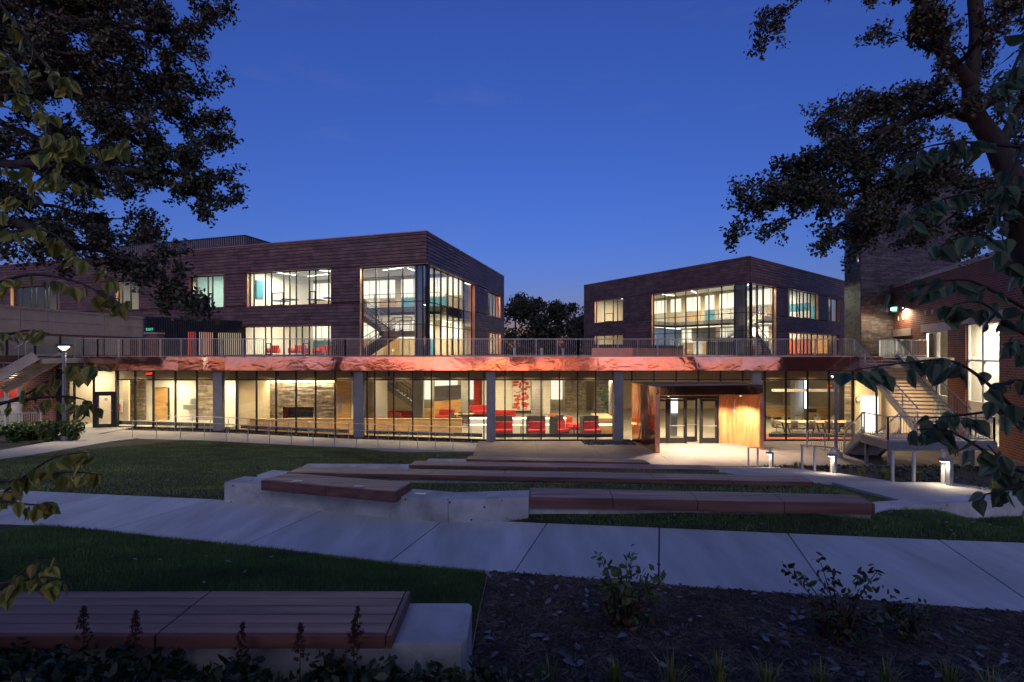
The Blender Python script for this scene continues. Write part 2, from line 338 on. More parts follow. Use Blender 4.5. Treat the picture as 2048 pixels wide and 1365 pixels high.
GV = np.array([(x, y, ground(x, y)) for y in gy for x in gx]); nx = len(gx)
GF = np.array([(j * nx + i, j * nx + i + 1, (j + 1) * nx + i + 1, (j + 1) * nx + i) for j in range(len(gy) - 1) for i in range(nx - 1)])
g = arrmesh('ground', GV, GF, M['soil'], smooth=True); tag(g, 'dark turf ground sloping down to the glass pavilion', 'ground', kind='structure')

# sidewalk: a run of broom-finished slabs
FX = [-24, -20, -16, -13.6, -11.1, -8.6, -6.05, -3.56, -1.2, .61, 2.51, 4.56, 6.81, 9.1, 11.4, 14, 17, 20]
sw = thing('sidewalk', (0, 7.5, SW), 'broad concrete sidewalk of square slabs crossing the foreground', 'sidewalk'); sw['kind'] = 'structure'
def edgepts(x):
    fy = far(x); p = Vector((x, fy)); d = Vector((-.295 if x > -3 else -.295 - .05 * min(4, (-3 - x)) , -.955)).normalized()
    lo, hi = 0., 6.
    for _ in range(30):
        mid = (lo + hi) / 2; q = p + d * mid
        if q.y > near(q.x): lo = mid
        else: hi = mid
    return p, p + d * lo
for i in range(len(FX) - 1):
    (a, b), (c, d) = edgepts(FX[i]), edgepts(FX[i + 1])
    e = .011; a2 = a + (c - a).normalized() * e; c2 = c - (c - a).normalized() * e; b2 = b + (d - b).normalized() * e; d2 = d - (d - b).normalized() * e
    zt = SW + random.uniform(-.002, .002)
    MB().prism([a2, b2, d2, c2], SW - .12, zt).build('slab', M['conc'], sw)

# ramped walk along the glass front
rp_ = thing('ramp_path', (-12, 27, .4), 'pale concrete ramp along the glass front with thin handrails', 'ramp'); rp_['kind'] = 'structure'
xs = [-25.5, -23.6, -21.2, -18.8, -16.4, -14, -11.6, -9.2, -6.8, -4.4, -2.05]
for i in range(len(xs) - 1):
    x0, x1 = xs[i] + .006, xs[i + 1] - .006
    MB().prism([(x0, 26.15), (x1, 26.15), (x1, 28.55), (x0, 28.55)], [pz(x0) - .2, pz(x1) - .2, pz(x1) - .2, pz(x0) - .2], [pz(x0), pz(x1), pz(x1), pz(x0)]).build('slab', M['path'], rp_)
# walk running off to the far left
lp = thing('side_path', (-20, 21, 1.2), 'narrow pale concrete walk leaving the ramp towards the lamp post', 'path'); lp['kind'] = 'structure'
A0 = [(-24.2, 27.2), (-22.4, 24.2), (-21.0, 21.4), (-19.6, 18.6), (-18.6, 15.5), (-18.2, 12.4)]
B0 = [(-20.2, 26.1), (-19.5, 23.4), (-18.4, 20.6), (-17.3, 17.8), (-16.5, 15), (-16.3, 12)]
for i in range(5):
    P = [A0[i], A0[i + 1], B0[i + 1], B0[i]]; zz = [ground(*p) + .05 for p in P]
    MB().prism(P, [z - .2 for z in zz], zz).build('slab', M['path'], lp)
MB().prism([(-27, 26.2), (-23, 26.2), (-23, 29.3), (-27, 29.3)], .5, .835).build('slab', M['path'], lp)

# plaza
pl = thing('plaza', (8, 26, 0), 'brownish concrete plaza in front of the copper entrance', 'plaza'); pl['kind'] = 'structure'
px_ = [-2.05, 1.4, 4.6, 7.8, 11, 14.2, 17.4, 20.6, 23.8, 27]; py_ = [22.85, 25.6, 29.25]
for i in range(len(px_) - 1):
    for j in range(2):
        MB().box(px_[i] + .006, px_[i + 1] - .006, py_[j] + .006, py_[j + 1] - .006, -.2, random.uniform(-.001, .001)).build('slab', M['plaza'], pl)
# kerb strip catching light at the foot of the tiers
MB().box(-1.4, 4.6, 22.45, 22.8, -.2, .10).build('kerb', M['path'], pl)

# stepped path on the right
st = thing('stepped_path', (9.5, 16, 1.3), 'pale concrete path going down in short steps beside lit handrails', 'path'); st['kind'] = 'structure'
def xr(y): return float(np.interp(y, [9.5, 11.3, 12.6, 30], [14.5, 11.9, 11.25, 11.25]))
def slabq(y0, y1, z0, z1, nm='slab'):
    MB().prism([(pathl(y0), y0), (xr(y0), y0), (xr(y1), y1), (pathl(y1), y1)], [z0 - .35, z0 - .35, z1 - .35, z1 - .35], [z0, z0, z1, z1]).build(nm, M['path'], st)
slabq(10.15, 12.6, 2.14, 2.0)
for k in range(3): slabq(12.6 + k * .5, 13.1 + k * .5, 2.0 - .133 * (k + 1), 2.0 - .133 * (k + 1), 'step')
slabq(14.1, 15.5, 1.6, 1.395); slabq(15.51, 16.9, 1.394, 1.19)
for k in range(3): slabq(16.9 + k * .53, 17.43 + k * .53, 1.19 - .09 * (k + 1), 1.19 - .09 * (k + 1), 'step')
slabq(18.5, 20.9, .92, .41)
for k in range(3): slabq(20.9 + k * .6, 21.5 + k * .6, .41 - .137 * (k + 1) + .004, .41 - .137 * (k + 1) + .004, 'step')

# ------------------------------------------------------------------ amphitheatre benches
def bil(nl, nr, br, bl):
    nl, nr, br, bl = map(Vector, (nl, nr, br, bl))
    def f(u, v, z):
        p = (nl * (1 - u) + nr * u) * (1 - v) + (bl * (1 - u) + br * u) * v; return (p.x, p.y, z)
    return f
def wood_bench(label, nl, nr, br, bl, zt, face, nseg, base=True, base_z=None, end=True, npl=5, group=None):
    f = bil(nl, nr, br, bl); L_ = (Vector(nr) - Vector(nl)).length; Wd = (Vector(bl) - Vector(nl)).length
    t = thing('bench', ((nl[0] + nr[0]) / 2, (nl[1] + br[1]) / 2, zt - .45), label, 'bench', group)
    gu = .006 / L_; gv = .0065 / Wd
    for s in range(nseg):
        for k in range(npl):
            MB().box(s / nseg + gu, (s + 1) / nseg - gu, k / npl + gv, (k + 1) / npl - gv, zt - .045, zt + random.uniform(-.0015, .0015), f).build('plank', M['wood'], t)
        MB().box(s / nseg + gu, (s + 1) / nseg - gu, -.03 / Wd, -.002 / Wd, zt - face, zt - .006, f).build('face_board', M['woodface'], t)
    if end:
        for u0, u1 in ((-.035 / L_, -.003 / L_), (1 + .003 / L_, 1 + .035 / L_)):
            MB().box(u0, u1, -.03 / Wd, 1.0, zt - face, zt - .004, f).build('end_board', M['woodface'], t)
    MB().box(.02 / L_, 1 - .02 / L_, .05, .95, zt - max(face, .1) - .005, zt - .05, f).build('frame', M['black'], t)
    return t
# nearest bench, bottom left, on its own block
wood_bench('dark hardwood bench in the bottom left corner behind the leafy groundcover', (-5.2, 3.10), (-.80, 3.10), (-.80, 3.64), (-5.2, 3.64), 3.60, .085, 3, npl=5)
b = MB().prism([(-5.4, 3.16), (-.335, 3.16), (-.30, 3.20), (-.30, 3.62), (-.335, 3.66), (-5.4, 3.66)], 2.7, 3.495).build('concrete_block', M['blockc'])
tag(b, 'squared concrete block under the bottom left hardwood bench', 'concrete block')
# tier 1: curved concrete wall with two benches
wt = thing('concrete_wall', (-2, 9, 2.3), 'long curved cast concrete seat wall beside the sidewalk', 'wall')
NT = [(-5.75, 9.66), (-4.2, 9.32), (-2.2, 8.72), (-1.12, 8.48), (.30, 8.62)]; BT = [(-5.6, 10.1), (-4.05, 9.8), (-2.0, 9.2), (-1.05, 8.95), (.33, 9.08)]
for i in range(4):
    e = .004
    a, b_, c, d = Vector(NT[i]), Vector(NT[i + 1]), Vector(BT[i + 1]), Vector(BT[i])
    a = a + (b_ - a).normalized() * e; b_ = b_ - (b_ - a).normalized() * e; c = c - (c - d).normalized() * e; d = d + (c - d).normalized() * e
    MB().prism([a, b_, c, d], 2.2, 2.80).build('wall_section', M['wallc'], wt)
MB().prism([(.308, 8.70), (6.2, 8.36), (6.25, 8.74), (.338, 9.08)], 2.2, 2.70).build('wall_section', M['wallc'], wt)
MB().prism([(6.21, 8.5), (7.0, 9.0), (9.5, 9.5), (13, 10.1), (13, 10.45), (9.4, 9.85), (6.9, 9.35), (6.26, 8.85)], 2.0, 2.49).build('wall_section', M['wallc'], wt)
for (px, py, dz) in ((495, 962, 0), (840, 990, 0), (985, 996, 0)):
    p = onz(px, py, 2.80); MB().box(p.x - .09, p.x + .09, p.y - .02, p.y + .07, 2.802, 2.818).box(p.x - .09, p.x + .09, p.y - .03, p.y - .02, 2.75, 2.818).build('edge_bracket', M['steel'], wt)
bA = wood_bench('short hardwood bench with dark red face on the curved concrete wall', (-4.74, 9.24), (-2.07, 8.49), (-1.92, 9.08), (-4.49, 9.78), 2.95, .19, 2, npl=5)
for (px, py) in ((592, 965), (717, 975)):
    p = onz(px, py, 2.95); MB().box(p.x - .09, p.x + .09, p.y - .02, p.y + .07, 2.952, 2.968).build('edge_bracket', M['steel'], bA)
wood_bench('long hardwood bench with red-brown face nearest the sidewalk, right of centre', (.323, 8.67), (6.18, 8.30), (6.28, 8.80), (.36, 9.25), 2.80, .19, 4, npl=5)
def conc_base(label, P, z0, z1): tag(MB().prism(P, z0, z1).build('concrete_plinth', M['wallc']), label, 'concrete plinth')
wood_bench('longest low hardwood bench, second row of the seating tiers', (-6.04, 13.07), (7.5, 12.09), (7.54, 12.68), (-5.96, 13.65), 2.15, .11, 7, npl=5)
conc_base('bluish concrete plinth under the second bench row, showing at its end', [(-6.95, 13.2), (7.4, 12.2), (7.4, 12.6), (-6.1, 13.55), (-6.8, 13.75)], 1.3, 2.04)
wood_bench('low hardwood bench, third row of the seating tiers', (-3.52, 16.7), (6.8, 16.0), (6.7, 16.62), (-3.44, 17.3), 1.50, .10, 5, npl=5)
conc_base('long pale concrete plinth sticking out beyond the third bench row', [(-7.3, 16.5), (-3.5, 16.8), (6.7, 16.1), (6.6, 16.5), (-3.4, 17.2), (-7.3, 17.3)], .7, 1.40)
wood_bench('shortest low hardwood bench, last row before the plaza', (-1.9, 20.4), (5.57, 19.7), (5.45, 20.3), (-1.85, 20.98), .88, .10, 4, npl=4)
conc_base('small pale concrete plinth at the end of the last bench row', [(-3.6, 20.3), (5.5, 19.8), (5.4, 20.2), (-1.9, 20.85), (-3.6, 20.9)], .1, .78)

# ------------------------------------------------------------------ building helpers
class Fac:
    """a vertical facade: s metres along it, d metres outwards, z up"""
    def __init__(s, A, B, toward=(0, 0)):
        s.A = Vector(A); s.B = Vector(B); s.u = (s.B - s.A).normalized(); s.L = (s.B - s.A).length
        n = Vector((s.u.y, -s.u.x)); s.n = n if n.dot(Vector(toward) - s.A) > 0 else -n
    def __call__(s, a, d, z): p = s.A + s.u * a + s.n * d; return (p.x, p.y, z)
    def s_at(s, px):
        k = (px - CX) / FPX; return (k * s.A.y - s.A.x) / (s.u.x - k * s.u.y)
    def z_at(s, px, py): p = s(s.s_at(px), 0, 0); return EYE - (py - HY) / FPX * p[1]
def rect_minus(s0, s1, z0, z1, ops):
    ss = sorted({s0, s1, *[v for o in ops for v in o[:2] if s0 < v < s1]}); zs = sorted({z0, z1, *[v for o in ops for v in o[2:4] if z0 < v < z1]}); out = []
    for j in range(len(zs) - 1):
        run = None
        for i in range(len(ss) - 1):
            cs, cz = (ss[i] + ss[i + 1]) / 2, (zs[j] + zs[j + 1]) / 2
            hole = any(o[0] < cs < o[1] and o[2] < cz < o[3] for o in ops)
            if not hole:
                if run and abs(run[1] - ss[i]) < 1e-9: run[1] = ss[i + 1]
                else: run = [ss[i], ss[i + 1], zs[j], zs[j + 1]]; out.append(run)
            else: run = None
    return out
def wall_with_holes(name, fac, z0, z1, ops, mat, parent, d0=-.3, d1=-.03, s0=0, s1=None):
    mb = MB()
    for r in rect_minus(s0, fac.L if s1 is None else s1, z0, z1, ops): mb.box(r[0], r[1], d0, d1, r[2], r[3], fac)
    return mb.build(name, mat, parent)
def shingles(fac, z0, z1, ops, parent, pitch=.255, s0=0, s1=None):
    mb = MB(); s1 = fac.L if s1 is None else s1; n = round((z1 - z0) / pitch); rng = random.Random(int(fac.L * 1000))
    for k in range(n):
        za = z0 + (z1 - z0) * k / n; zb = z0 + (z1 - z0) * (k + 1) / n
        for r in rect_minus(s0, s1, za, zb, ops):
            s = r[0]; nxt = s + rng.uniform(.2, 1.1)
            while s < r[1] - 1e-6:
                e = min(nxt, r[1]); top = r[3]; bot = r[2]; j = rng.uniform(-.003, .004)
                def f(a, b, c): return fac(a, b, c)
                g_ = .004
                bt_ = bot + .028
                vs = [fac(s + g_, -.03, bt_), fac(e - g_, -.03, bt_), fac(e - g_, .036 + j, bt_), fac(s + g_, .036 + j, bt_),
                      fac(s + g_, -.03, top), fac(e - g_, -.03, top), fac(e - g_, .0 + j, top), fac(s + g_, .0 + j, top)]
                mb.add(vs, [(3, 2, 6, 7), (0, 1, 2, 3), (0, 3, 7, 4), (1, 5, 6, 2)])
                s = e; nxt = s + rng.uniform(.9, 1.5)
    o = mb.build('shingle_cladding', M['shingle'], parent); o['kind'] = 'stuff'; return o
def window(fac, s0, s1, z0, z1, mull, trans, parent, rec=.22, fr=.06, mw=.05, reveal=None, name='window', glass='glass', sash=(), label=None):
    """window > frame mesh itself, mullions, transoms, panes and reveal as its pieces"""
    d1 = -rec; d0 = -rec - .10
    mb = MB(); mb.box(s0, s1, d0, d1, z0, z0 + fr, fac).box(s0, s1, d0, d1, z1 - fr, z1, fac).box(s0, s0 + fr, d0, d1, z0 + fr, z1 - fr, fac).box(s1 - fr, s1, d0, d1, z0 + fr, z1 - fr, fac)
    w_ = mb.build(name, M['mull'], parent)
    if label: w_['label'] = label
    ms = sorted(mull); tz = sorted(trans)
    for m in ms: MB().box(m - mw / 2, m + mw / 2, d0 - .004, d1 + .012, z0 + fr, z1 - fr, fac).build('mullion', M['mull'], w_)
    edges = [s0 + fr] + ms + [s1 - fr]; ze = [z0 + fr] + tz + [z1 - fr]
    for z in tz: MB().box(s0 + fr, s1 - fr, d0 + .002, d1 + .004, z - .025, z + .025, fac).build('transom', M['mull'], w_)
    for i in range(len(edges) - 1):
        for j in range(len(ze) - 1):
            MB().box(edges[i] + .003, edges[i + 1] - .003, d0 + .04, d0 + .055, ze[j] + .002, ze[j + 1] - .002, fac).build('pane', M[glass], w_)
    for (i, h) in sash:          # small opening light at the bottom of bay i
        a, b_ = edges[i] + .02, edges[i + 1] - .02; zz = z0 + fr
        MB().box(a, b_, d0, d1 + .02, zz, zz + .05, fac).box(a, b_, d0, d1 + .02, zz + h - .06, zz + h, fac).box(a, a + .06, d0, d1 + .02, zz, zz + h, fac).box(b_ - .06, b_, d0, d1 + .02, zz, zz + h, fac).build('sash', M['mull'], w_)
    if reveal is not None:
        e = .035
        mb = MB(); mb.box(s0 - e, s0 - .002, d0, .03, z0 - e, z1 + e, fac).box(s1 + .002, s1 + e, d0, .03, z0 - e, z1 + e, fac)
        mb.box(s0 - .002, s1 + .002, d0, .03, z1 + .002, z1 + e, fac).box(s0 - .002, s1 + .002, d0, .03, z0 - e, z0 - .002, fac)
        mb.build('reveal', reveal, w_)
    return w_
def skew(C, uL, uR):
    C = Vector(C); uL = Vector(uL); uR = Vector(uR)
    def f(a, b, z): p = C + uL * a + uR * b; return (p.x, p.y, z)
    return f
def linear_lamp(f, a, b, z, length, ang, power, label, group, w=.09):
    """suspended linear lamp: housing, lens and its light"""
    p = Vector(f(a, b, z)); t = thing('linear_lamp', p, label, 'ceiling lamp', group)
    c, s_ = math.cos(ang), math.sin(ang)
    g_ = lambda x, y, zz: (p.x + x * c - y * s_, p.y + x * s_ + y * c, p.z + zz)
    MB().box(-length / 2, length / 2, -w / 2, w / 2, .0, .06, g_).build('housing', M['white'], t)
    MB().box(-length / 2 + .01, length / 2 - .01, -w / 2 + .006, w / 2 - .006, -.02, -.001, g_).build('lens', M['ledw'], t)
    area('linear_lamp_light', p - Vector((0, 0, .03)), length, max(w, .3), power, parent=t, rot=(0, 0, ang)); return t
def downlight(p, power, ang, label, group, r=.07, tilt=(0, 0, 0), col=(1, .8, .55)):
    t = thing('downlight', p, label, 'downlight', group)
    MB().cyl(p, r, p[2] - .01, p[2] + .05, 10).build('trim', M['steelp'], t); MB().cyl(p, r * .8, p[2] - .02, p[2] - .011, 10).build('lens', M['lamp'], t)
    if power: spot('downlight_light', Vector(p) - Vector((0, 0, .05)), power * 2.6, ang, col, t, rot=tilt)
    return t

# ------------------------------------------------------------------ the two copper blocks
ZT, ZR = 5.05, 13.96                      # terrace level, parapet top
CL = (-6.08, 34.2); LL = Vector((-.956, .294)).normalized(); LR = Vector((-.9 + 6.08, 54.8 - 34.2)).normalized()
FL = Fac(CL, Vector(CL) + LL * 62); FR_ = Fac(CL, (-.9, 54.8), toward=(10, 40))
CR = (21.2, 43.3); RL = (Vector((9.26, 62.2)) - Vector(CR)).normalized(); RRt = (Vector((40, 58.3)) - Vector(CR)).normalized()
GL = Fac(CR, (9.26, 62.2)); GR = Fac(CR, Vector(CR) + RRt * 26, toward=(40, 30))
ZF2 = 9.03
def mul(fac, pxs): return [fac.s_at(p) for p in pxs]
bl = thing('copper_clad_building', (CL[0], CL[1], ZT), 'larger dark copper-shingled block above the pavilion with glazed stair corner', 'building')
br_ = thing('copper_clad_building', (CR[0], CR[1], ZT), 'smaller copper-shingled block beside the slate tower with glazed corner', 'building')
def win_px(fac, pxa, pxb, zlo, zhi, mpx, parent, sash=(), trans=()):
    a, b_ = fac.s_at(pxa), fac.s_at(pxb); s0, s1 = min(a, b_), max(a, b_)
    window(fac, s0, s1, zlo, zhi, mul(fac, mpx), list(trans), parent, reveal=M['copper_trim'], sash=sash); return (s0 - .03, s1 + .03, zlo - .03, zhi + .03)
ZU0, ZU1, ZL0, ZL1 = 9.02, 11.72, 5.12, 7.42
opL = [win_px(FL, 495, 662, ZU0, ZU1, (503, 526, 538, 563, 575, 588, 614, 627, 653), bl, sash=((6, 1.0), (2, 1.0))),
       win_px(FL, 480, 662, ZL0, ZL1, (503, 526, 538, 563, 575, 588, 600, 614, 627, 653), bl, sash=((3, .9), (8, .9))),
       win_px(FL, 378, 449, ZU0 + .02, ZU1, (388, 411, 420, 443), bl, sash=((2, 1.2),)),
       win_px(FL, 232, 278, ZU0 + .1, ZU1, (239, 256, 276), bl),
       win_px(FL, 22, 119, ZU0 + .1, ZU1, (40, 56, 66, 84, 91, 108), bl)]
# corner glazing, left block
sA = FL.s_at(721); sB = FR_.s_at(949); ZG1 = 11.64
window(FL, .04, sA, ZT + .03, ZG1, mul(FL, (748, 773.5, 785 + 17, 846 - 17 + 1)), [7.38, ZF2], bl, reveal=None, name='corner_glazing')
window(FR_, .04, sB, ZT + .03, ZG1, mul(FR_, (861, 875, 888, 901, 912, 923, 933)), [7.38, ZF2], bl, reveal=None, name='corner_glazing', mw=.12)
MB().box(-.12, .04, -.38, .0 - .2, ZT, ZG1, FL).build('corner_post', M['mull'], bl)
for fac, se in ((FL, sA), (FR_, sB)):
    MB().box(se + .002, se + .05, -.32, .03, ZT, ZG1 + .05, fac).box(0, se + .0, -.32, .03, ZG1 + .002, ZG1 + .05, fac).build('copper_reveal', M['copper_trim'], bl)
opL.append((-1, sA + .04, ZT - 1, ZG1 + .04))
opLR = [(-1, sB + .04, ZT - 1, ZG1 + .04), win_px(FR_, 976, 1001, ZU0 + .1, ZU1 - .15, (983, 989.5, 996), bl, sash=((0, 1.0),)), win_px(FR_, 976, 1001, ZL0, ZL1, (983, 989.5, 996), bl)]
for fac, ops in ((FL, opL), (FR_, opLR)):
    wall_with_holes('wall', fac, ZT - .1, ZR - .05, ops, M['backing'], bl, s0=.0 if fac is FL else .31); shingles(fac, ZT, ZR, ops, bl)
    MB().box(-.05, fac.L, -.35, .05, ZR - .04, ZR + .03, fac).build('parapet_cap', M['copper_trim'], bl)
# corner glazing, right block
sA2 = GL.s_at(1304); sB2 = GR.s_at(1551.5); ZG2 = 11.62
window(GL, .04, sA2, ZT + .03, ZG2, mul(GL, (1326.5, 1347, 1368.5, 1391.5, 1414.5, 1440, 1465.5)), [7.32, 8.98], br_, name='corner_glazing', mw=.07)
window(GR, .04, sB2, ZT + .03, ZG2, mul(GR, (1508, 1520, 1532)), [7.32, 8.98], br_, name='corner_glazing', mw=.16)
MB().box(-.12, .04, -.38, -.2, ZT, ZG2, GL).build('corner_post', M['mull'], br_)
for fac, se in ((GL, sA2), (GR, sB2)):
    MB().box(se + .002, se + .05, -.32, .03, ZT, ZG2 + .05, fac).box(0, se, -.32, .03, ZG2 + .002, ZG2 + .05, fac).build('copper_reveal', M['copper_trim'], br_)
opR = [(-1, sA2 + .04, ZT - 1, ZG2 + .04), win_px(GL, 1190, 1246, 9.0, 11.72, (1206, 1223.5, 1232), br_, sash=((2, 1.0),)), win_px(GL, 1190, 1246, ZL0, 7.42, (1206, 1223.5, 1232), br_)]
opRR = [(-1, sB2 + .04, ZT - 1, ZG2 + .04), win_px(GR, 1576, 1636, 8.95, 11.75, (1583, 1590, 1599, 1604.5, 1612, 1620, 1626), br_, sash=((3, 1.1), (5, 1.1))),
        win_px(GR, 1656, 1678, 8.95, 11.6, (1661, 1667), br_, sash=((1, 1.0),)), win_px(GR, 1576, 1680, ZL0, 7.35, (1583, 1590, 1599, 1607, 1613, 1620, 1628, 1640, 1652, 1661, 1670), br_)]
for fac, ops in ((GL, opR), (GR, opRR)):
    wall_with_holes('wall', fac, ZT - .1, ZR - .05, ops, M['backing'], br_, s0=.0 if fac is GL else .31); shingles(fac, ZT, ZR, ops, br_)
    MB().box(-.05, fac.L, -.35, .05, ZR - .04, ZR + .03, fac).build('parapet_cap', M['copper_trim'], br_)

# shells: floors, ceilings, inner walls
fl = skew(CL, LL, LR); fr = skew(CR, RL, RRt)
def shell(t, f, A, B, zc1, zc2, open_a, open_b):
    # roof, upper ceiling, lower ceiling, floors (upper floor open over the stair corner)
    MB().box(.35, A, .35, B, ZR - .7, ZR - .35, f).build('roof', M['backing'], t)
    MB().box(.33, A, .33, B, zc2, zc2 + .1, f).build('ceiling', M['ceil'], t)
    mb = MB(); mb.box(.33, A, open_b, B, ZF2 - .45, ZF2 - .02, f); mb.box(open_a, A, .33, open_b, ZF2 - .45, ZF2 - .02, f); mb.build('upper_floor', M['dark'], t)
    mb = MB(); mb.box(.33, A, open_b + .02, B, zc1, zc1 + .1, f); mb.box(open_a + .02, A, .33, open_b, zc1, zc1 + .1, f); mb.build('lower_ceiling', M['ceil'], t)
    MB().box(.33, A, .33, B, ZT - .25, ZT + .02, f).build('lower_floor', M['floor'], t)
    MB().box(.33, A, B, B + .2, ZT, zc2, f).build('back_wall', M['cream'], t); MB().box(A, A + .2, .33, B, ZT, zc2, f).build('side_wall', M['cream'], t)
shell(bl, fl, 61.0, 20.5, 8.25, 12.45, 8.0, 3.6)
shell(br_, fr, 21.6, 21.0, 8.25, 12.45, 13.5, 7.6)

# ------------------------------------------------------------------ glass pavilion under the terrace
YG, YFA = 29.5, 28.9                    # glass line, fascia line
XA, XB = -25.6, 22.2
ZS, ZFT = 4.28, 5.09                    # fascia bottom and top
pv = thing('glass_pavilion', (0, YG, 0), 'long single-storey glass-fronted pavilion under a copper-edged terrace', 'building')
FG = Fac((XA, YG), (XB, YG)); fg = FG
G0 = lambda x, d, z: (x, YG - d, z)
# copper fascia in bent panels
n = 17
for i in range(n):
    x0 = XA + (XB - XA) * i / n; x1 = XA + (XB - XA) * (i + 1) / n; rr = random.Random(i)
    yo = [YFA + rr.uniform(-.006, .006) for _ in range(4)]
    mb = MB(); mb.add([(x0 + .003, yo[0], ZS), (x1 - .003, yo[1], ZS), (x1 - .003, yo[2] + .03, ZFT), (x0 + .003, yo[3] + .03, ZFT), (x0 + .003, YFA + .05, ZS), (x1 - .003, YFA + .05, ZS), (x1 - .003, YFA + .08, ZFT), (x0 + .003, YFA + .08, ZFT)],
                      [(0, 1, 2, 3), (4, 7, 6, 5), (0, 4, 5, 1), (3, 2, 6, 7), (0, 3, 7, 4), (1, 5, 6, 2)])
    mb.build('fascia_panel', M['copper'], pv)
MB().box(XA - .01, XB + .01, YFA - .0, YFA + .35, ZFT + .001, ZFT + .03).build('fascia_cap', M['copper_trim'], pv)
MB().box(XA, XB, YFA + .09, YG + .25, ZS + .06, ZS + .12).build('soffit', M['copper_trim'], pv)
MB().prism([(-31, YFA + .06), (26.5, YFA + .06), (30, 62), (-31, 48)], 4.42, ZT).build('terrace_roof', M['plaza'], pv)
MB().box(XA, XB, YFA - .005, YFA + .05, ZS - .03, ZS - .002).build('drip_edge', M['mull'], pv)
# glazing: mullions every 1.2 m
mx = mul(FG, (237, 272, 308, 352, 395, 435, 474, 514, 553, 593, 632, 671, 709, 735, 750, 788, 826, 863, 900, 938, 968, 1010, 1046, 1082, 1119, 1155, 1191, 1226, 1263, 1529, 1571, 1614, 1657, 1704, 1752))
mxx = [XA + s for s in mx]
for x in mxx: MB().box(x - .035, x + .035, YG - .10, YG + .02, pz(x) - .02 if x < 7 or x > 12 else 3.6, ZS + .06).build('mullion', M['mull'], pv)
ed = [mxx[0]] + mxx[1:]
for a, b_ in zip(ed[:-1], ed[1:]):
    if 7.2 < (a + b_) / 2 < 15.3: continue
    z0 = max(pz(a), pz(b_)) + .03
    MB().prism([(a + .036, YG - .035), (b_ - .036, YG - .035), (b_ - .036, YG - .02), (a + .036, YG - .02)], [pz(a) + .05, pz(b_) + .05] * 1 + [pz(b_) + .05, pz(a) + .05], 3.66).build('pane', M['glass'], pv)
    MB().box(a + .036, b_ - .036, YG - .035, YG - .02, 3.74, ZS + .05).build('upper_pane', M['glass'], pv)
# panes above the porch
ex = np.linspace(mxx[28], mxx[29], 7)
for i in range(6): MB().box(ex[i] + .036, ex[i + 1] - .036, YG - .035, YG - .02, 3.74, ZS + .05).build('upper_pane', M['glass'], pv)
for x in ex[1:-1]: MB().box(x - .035, x + .035, YG - .10, YG + .02, 3.6, ZS + .06).build('mullion', M['mull'], pv)
MB().box(mxx[0], mxx[-1], YG - .08, YG + .012, 3.665, 3.735).build('transom', M['mull'], pv)
MB().box(mxx[0], mxx[-1], YG - .09, YG + .014, ZS - .02, ZS + .058).build('head', M['mull'], pv)
xs = [mxx[0], -20, -16.7, -13, -10.8, -8, -6.1, -3, -1.6, 7.2]
for x0, x1 in list(zip(xs[:-1], xs[1:])) + [(13.75, mxx[-1])]:
    MB().prism([(x0, YG - .14), (x1, YG - .14), (x1, YG + .1), (x0, YG + .1)], -.5, [pz(x0) + .06, pz(x1) + .06, pz(x1) + .06, pz(x0) + .06]).build('sill', M['mull'], pv)
# concrete columns in front of the glass
for px, wd in ((436, .54), (717.5, .56), (982, .54), (1237, .56), (1513, .54)):
    x = ax(px, YG - .35); o = MB().prism([(x - wd / 2, YG - .42), (x + wd / 2, YG - .42), (x + wd / 2, YG - .105), (x - wd / 2, YG - .105)], -.1, ZS + .05).build('column', M['colc'], pv)
# floors, ceiling and inner walls
MB().box(-17.2, 26, YG + .03, 46, -.4, .0).build('floor', M['floor'], pv)
MB().box(XA, -17.2, YG + .03, 46, -.4, .80).build('lobby_floor', M['floor'], pv)
MB().box(XA, 26, 31.2, 46, 3.62, 3.75).build('ceiling', M['ceil'], pv)
MB().box(XA, 26, YG + .05, 31.1, ZS + .062, ZS + .118).build('front_ceiling', M['bulk'], pv)
MB().box(XA + .2, 25.5, 31.1, 31.2, 3.55, ZS + .06).build('bulkhead', M['bulk'], pv)
MB().box(XA, 26, 46, 46.2, -.4, 3.7).build('back_wall', M['cream'], pv)
MB().box(25.8, 26, 29.6, 46, -.4, 3.7).build('side_wall', M['cream'], pv)
for px in (555.5, 630.5, 704, 778, 850):     # small black loudspeakers on the bulkhead
    x = ax(px, 31.05); MB().box(x - .055, x + .055, 31.0, 31.098, 3.86, 4.12).build('speaker', M['black'], pv)
MB().box(XA, mxx[0] + 30, YG + .04, YG + .10, .60, .80).build('fin_heater', M['black'], pv) if False else None

# low dark convector behind the glass
for a, b_ in ((236, 428), (486, 700), (735, 965), (995, 1225), (1535, 1745)):
    x0, x1 = ax(a, 30), ax(b_, 30); z = lambda x: max(pz(x) + .12, .12) if x < -17.3 else pz(x) * .9 + .14
    MB().prism([(x0, 29.75), (x1, 29.75), (x1, 29.87), (x0, 29.87)], [z(x0), z(x1), z(x1), z(x0)], [z(x0) + .22, z(x1) + .22, z(x1) + .22, z(x0) + .22]).build('convector', M['mull'], pv)

def ledge_stone(fac, s0, s1, z0, z1, ops, parent, name='stone_cladding', mat='stone', rh=(.06, .12), ln=(.35, .95), pr=(.0, .035)):
    mb = MB(); rng = random.Random(int(s1 * 77 + z1 * 13)); z = z0
    while z < z1 - .02:
        h = min(rng.uniform(*rh), z1 - z); s = s0
        while s < s1 - .02:
            e = min(s + rng.uniform(*ln), s1)
            for r in rect_minus(s, e, z, z + h, ops): mb.box(r[0] + .002, r[1] - .002, -.03, rng.uniform(*pr) + .004, r[2] + .002, r[3] - .002, fac)
            s = e
        z += h
    o = mb.build(name, M[mat], parent); o['kind'] = 'stuff'; return o
